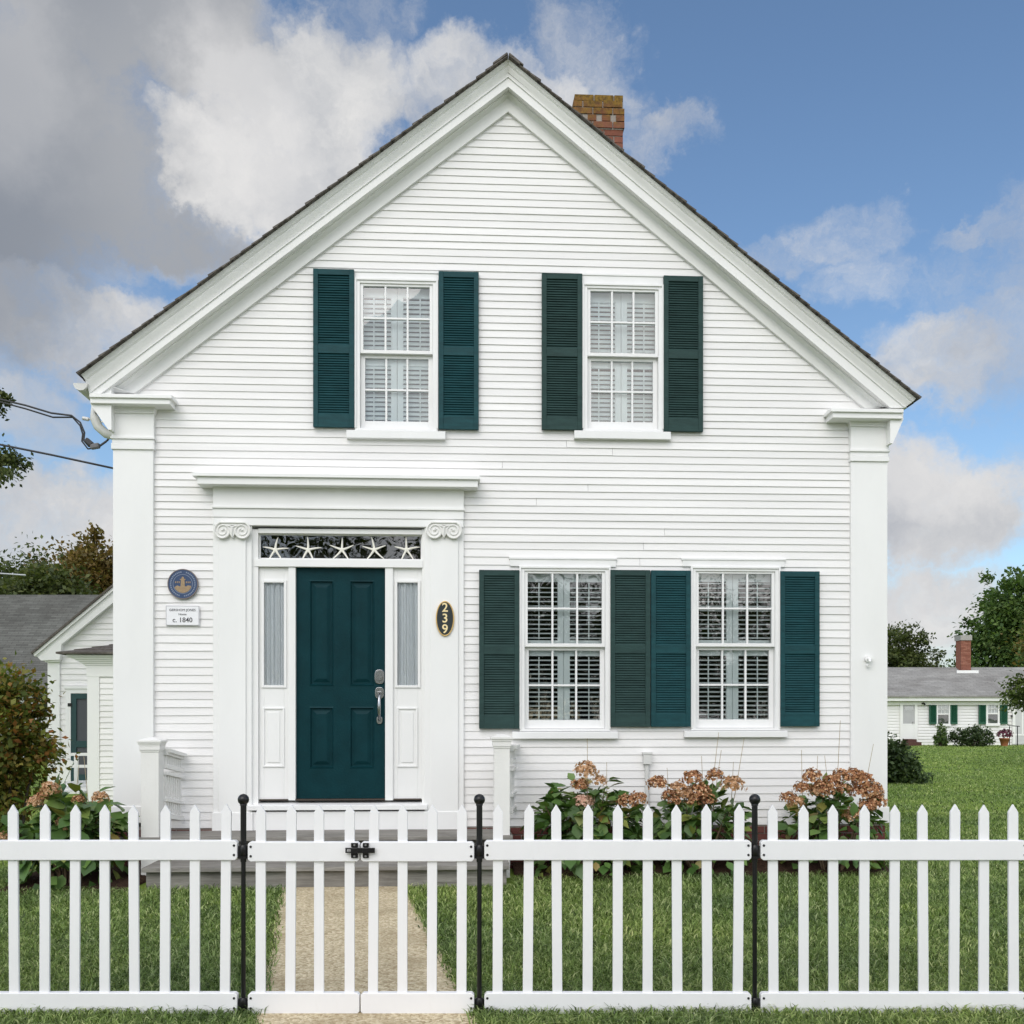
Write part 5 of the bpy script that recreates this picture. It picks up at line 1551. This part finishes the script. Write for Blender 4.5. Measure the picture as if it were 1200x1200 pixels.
world = bpy.data.worlds.new('World'); scene.world = world; world.use_nodes = True
nt = world.node_tree; nt.nodes.clear()
wout = nt.nodes.new('ShaderNodeOutputWorld')
sky = nd(nt, 'ShaderNodeTexSky', sky_type='NISHITA', sun_disc=False)
sky.sun_elevation = el; sky.sun_rotation = az
sky.air_density = 1.0; sky.dust_density = 1.0; sky.ozone_density = 1.5
tc = nd(nt, 'ShaderNodeTexCoord'); D = tc.outputs['Generated']
def vm(op, a, b=None):
    n_ = nd(nt, 'ShaderNodeVectorMath', operation=op)
    for s_, v in ((n_.inputs[0], a), (n_.inputs[1], b)):
        if v is None: continue
        if hasattr(v, 'links'): lk(nt, v, s_)
        else: s_.default_value = v
    return n_.outputs['Value'] if op in ('LENGTH', 'DOT_PRODUCT') else n_.outputs[0]
def mth(op, a, b=0.0, clamp=False):
    n_ = nd(nt, 'ShaderNodeMath', operation=op, use_clamp=clamp)
    for s_, v in ((n_.inputs[0], a), (n_.inputs[1], b)):
        if hasattr(v, 'links'): lk(nt, v, s_)
        else: s_.default_value = v
    return n_.outputs[0]
def smooth(v, a, b, lo=0.0, hi=1.0):
    n_ = nd(nt, 'ShaderNodeMapRange', interpolation_type='SMOOTHSTEP')
    lk(nt, v, n_.inputs[0]); n_.inputs[1].default_value = a; n_.inputs[2].default_value = b
    n_.inputs[3].default_value = lo; n_.inputs[4].default_value = hi
    return n_.outputs[0]
def noisec(vec, scale, detail, rough):
    n_ = nd(nt, 'ShaderNodeTexNoise'); n_.inputs['Scale'].default_value = scale; n_.inputs['Detail'].default_value = detail; n_.inputs['Roughness'].default_value = rough
    lk(nt, vec, n_.inputs['Vector']); return n_
n1 = noisec(D, 5.0, 7, .62); n2 = noisec(D, 22.0, 6, .65)
warp = vm('ADD', vm('MULTIPLY', vm('SUBTRACT', n1.outputs['Color'], (.5,.5,.5)), (.16,.16,.16)),
                vm('MULTIPLY', vm('SUBTRACT', n2.outputs['Color'], (.5,.5,.5)), (.045,.045,.045)))
DW = vm('ADD', D, warp)
def blob(px, py, rx, ry, amt, edge=.45):
    c = Vector(((px-600)/F, 1, (HOR-py)/F)); k = 1/c.length; c.normalize()
    e = vm('MULTIPLY', vm('SUBTRACT', DW, tuple(c)), (F/(rx*k), 3.0, F/(ry*k)))
    ln = vm('LENGTH', e)
    return mth('MULTIPLY', smooth(ln, 1.25, edge, 0, 1), amt)
def total(lst):
    t = lst[0]
    for x in lst[1:]: t = mth('MAXIMUM', t, x)
    return t
dark = total([blob(20,170,215,175,1), blob(170,20,185,120,1), blob(190,285,110,55,.8), blob(-150,200,300,260,1)])
white = total([blob(330,170,140,120,1), blob(405,105,110,85,.9), blob(255,205,85,75,.95), blob(560,130,120,60,.8), blob(455,15,90,45,.42), blob(310,310,120,60,.5),
               blob(690,45,85,60,.5), blob(640,105,100,48,.72), blob(735,120,60,80,.45), blob(800,170,70,35,.5),
               blob(990,288,80,42,.50), blob(930,322,60,34,.42), blob(1005,352,60,60,.44), blob(1135,272,85,26,.46), blob(1195,310,70,90,.46), blob(1120,350,110,90,.36),
               blob(1085,440,100,60,.66), blob(1185,400,100,85,.5), blob(1095,590,120,80,1), blob(1200,560,80,70,.42), blob(1090,700,120,60,.85), blob(1190,700,80,60,.55),
               blob(60,392,160,60,.8), blob(15,490,75,75,.6), blob(60,625,170,85,.85), blob(600,760,900,50,.75)])
shine = total([blob(285,150,75,110,1), blob(1085,560,95,50,1), blob(-10,70,120,150,.55), blob(1060,700,80,70,.9), blob(1160,660,70,50,.5), blob(70,640,120,60,.5), blob(1000,280,45,30,.5)])
# broken cloud over the rest of the sky
nb = noisec(D, 2.6, 8, .6)
sepd = nd(nt, 'ShaderNodeSeparateXYZ'); lk(nt, D, sepd.inputs[0])
back = mth('MAXIMUM', smooth(sepd.outputs[1], .35, -.1), smooth(sepd.outputs[2], .62, .85))
nd_cmb = nd(nt, 'ShaderNodeCombineXYZ')
for q_ in range(3): lk(nt, back, nd_cmb.inputs[q_])
nd_back = nd_cmb.outputs[0]
rest = mth('MULTIPLY', smooth(nb.outputs['Fac'], .40, .62), back)
nd_ = noisec(DW, 10.0, 10, .70)
den = mth('ADD', total([dark, white]), mth('MULTIPLY', mth('SUBTRACT', nd_.outputs['Fac'], .5), 1.05))
alpha = mth('MAXIMUM', smooth(den, .18, .92), mth('MULTIPLY', rest, .95))
# cloud brightness: soft billows, the big cloud grey
sh = noisec(DW, 6.0, 8, .62)
sh2 = noisec(D, 2.2, 3, .5)
bright = ramp(nt, sh.outputs['Fac'], [(.30,(.37,.39,.435)),(.5,(.50,.51,.53)),(.66,(.66,.655,.65))])
grey = ramp(nt, sh2.outputs['Fac'], [(.30,(.190,.216,.262)),(.52,(.240,.262,.302)),(.72,(.36,.372,.395))])
cl = mixc(nt, mth('MULTIPLY', smooth(dark, .25, .8), mth('SUBTRACT', 1.0, mth('MULTIPLY', smooth(white, .6, 1.0), .5))), bright, grey)
cl = mixc(nt, mth('MULTIPLY', shine, .5), cl, (.70,.69,.685))
skyc = vm('MULTIPLY', sky.outputs[0], (.110,.122,.128))
# unseen clouds behind the camera and overhead, brightened to light facade and lawn
boosted = vm('MULTIPLY', cl, vm('ADD', vm('MULTIPLY', nd_back, (2.5,2.4,2.28)), (1,1,1)))
final = mixc(nt, alpha, skyc, boosted)
bg = nd(nt, 'ShaderNodeBackground'); lk(nt, final, bg.inputs[0]); bg.inputs[1].default_value = 1.0
lk(nt, bg.outputs[0], wout.inputs[0])

# ------------------------------------------------------------------ render settings
scene.view_settings.view_transform = 'Standard'; scene.view_settings.look = 'None'
scene.view_settings.exposure = 0.22; scene.view_settings.gamma = 1
scene.render.engine = 'CYCLES'
scene.cycles.max_bounces = 8; scene.cycles.transparent_max_bounces = 16; scene.cycles.use_denoising = True
scene.cycles.diffuse_bounces = 4
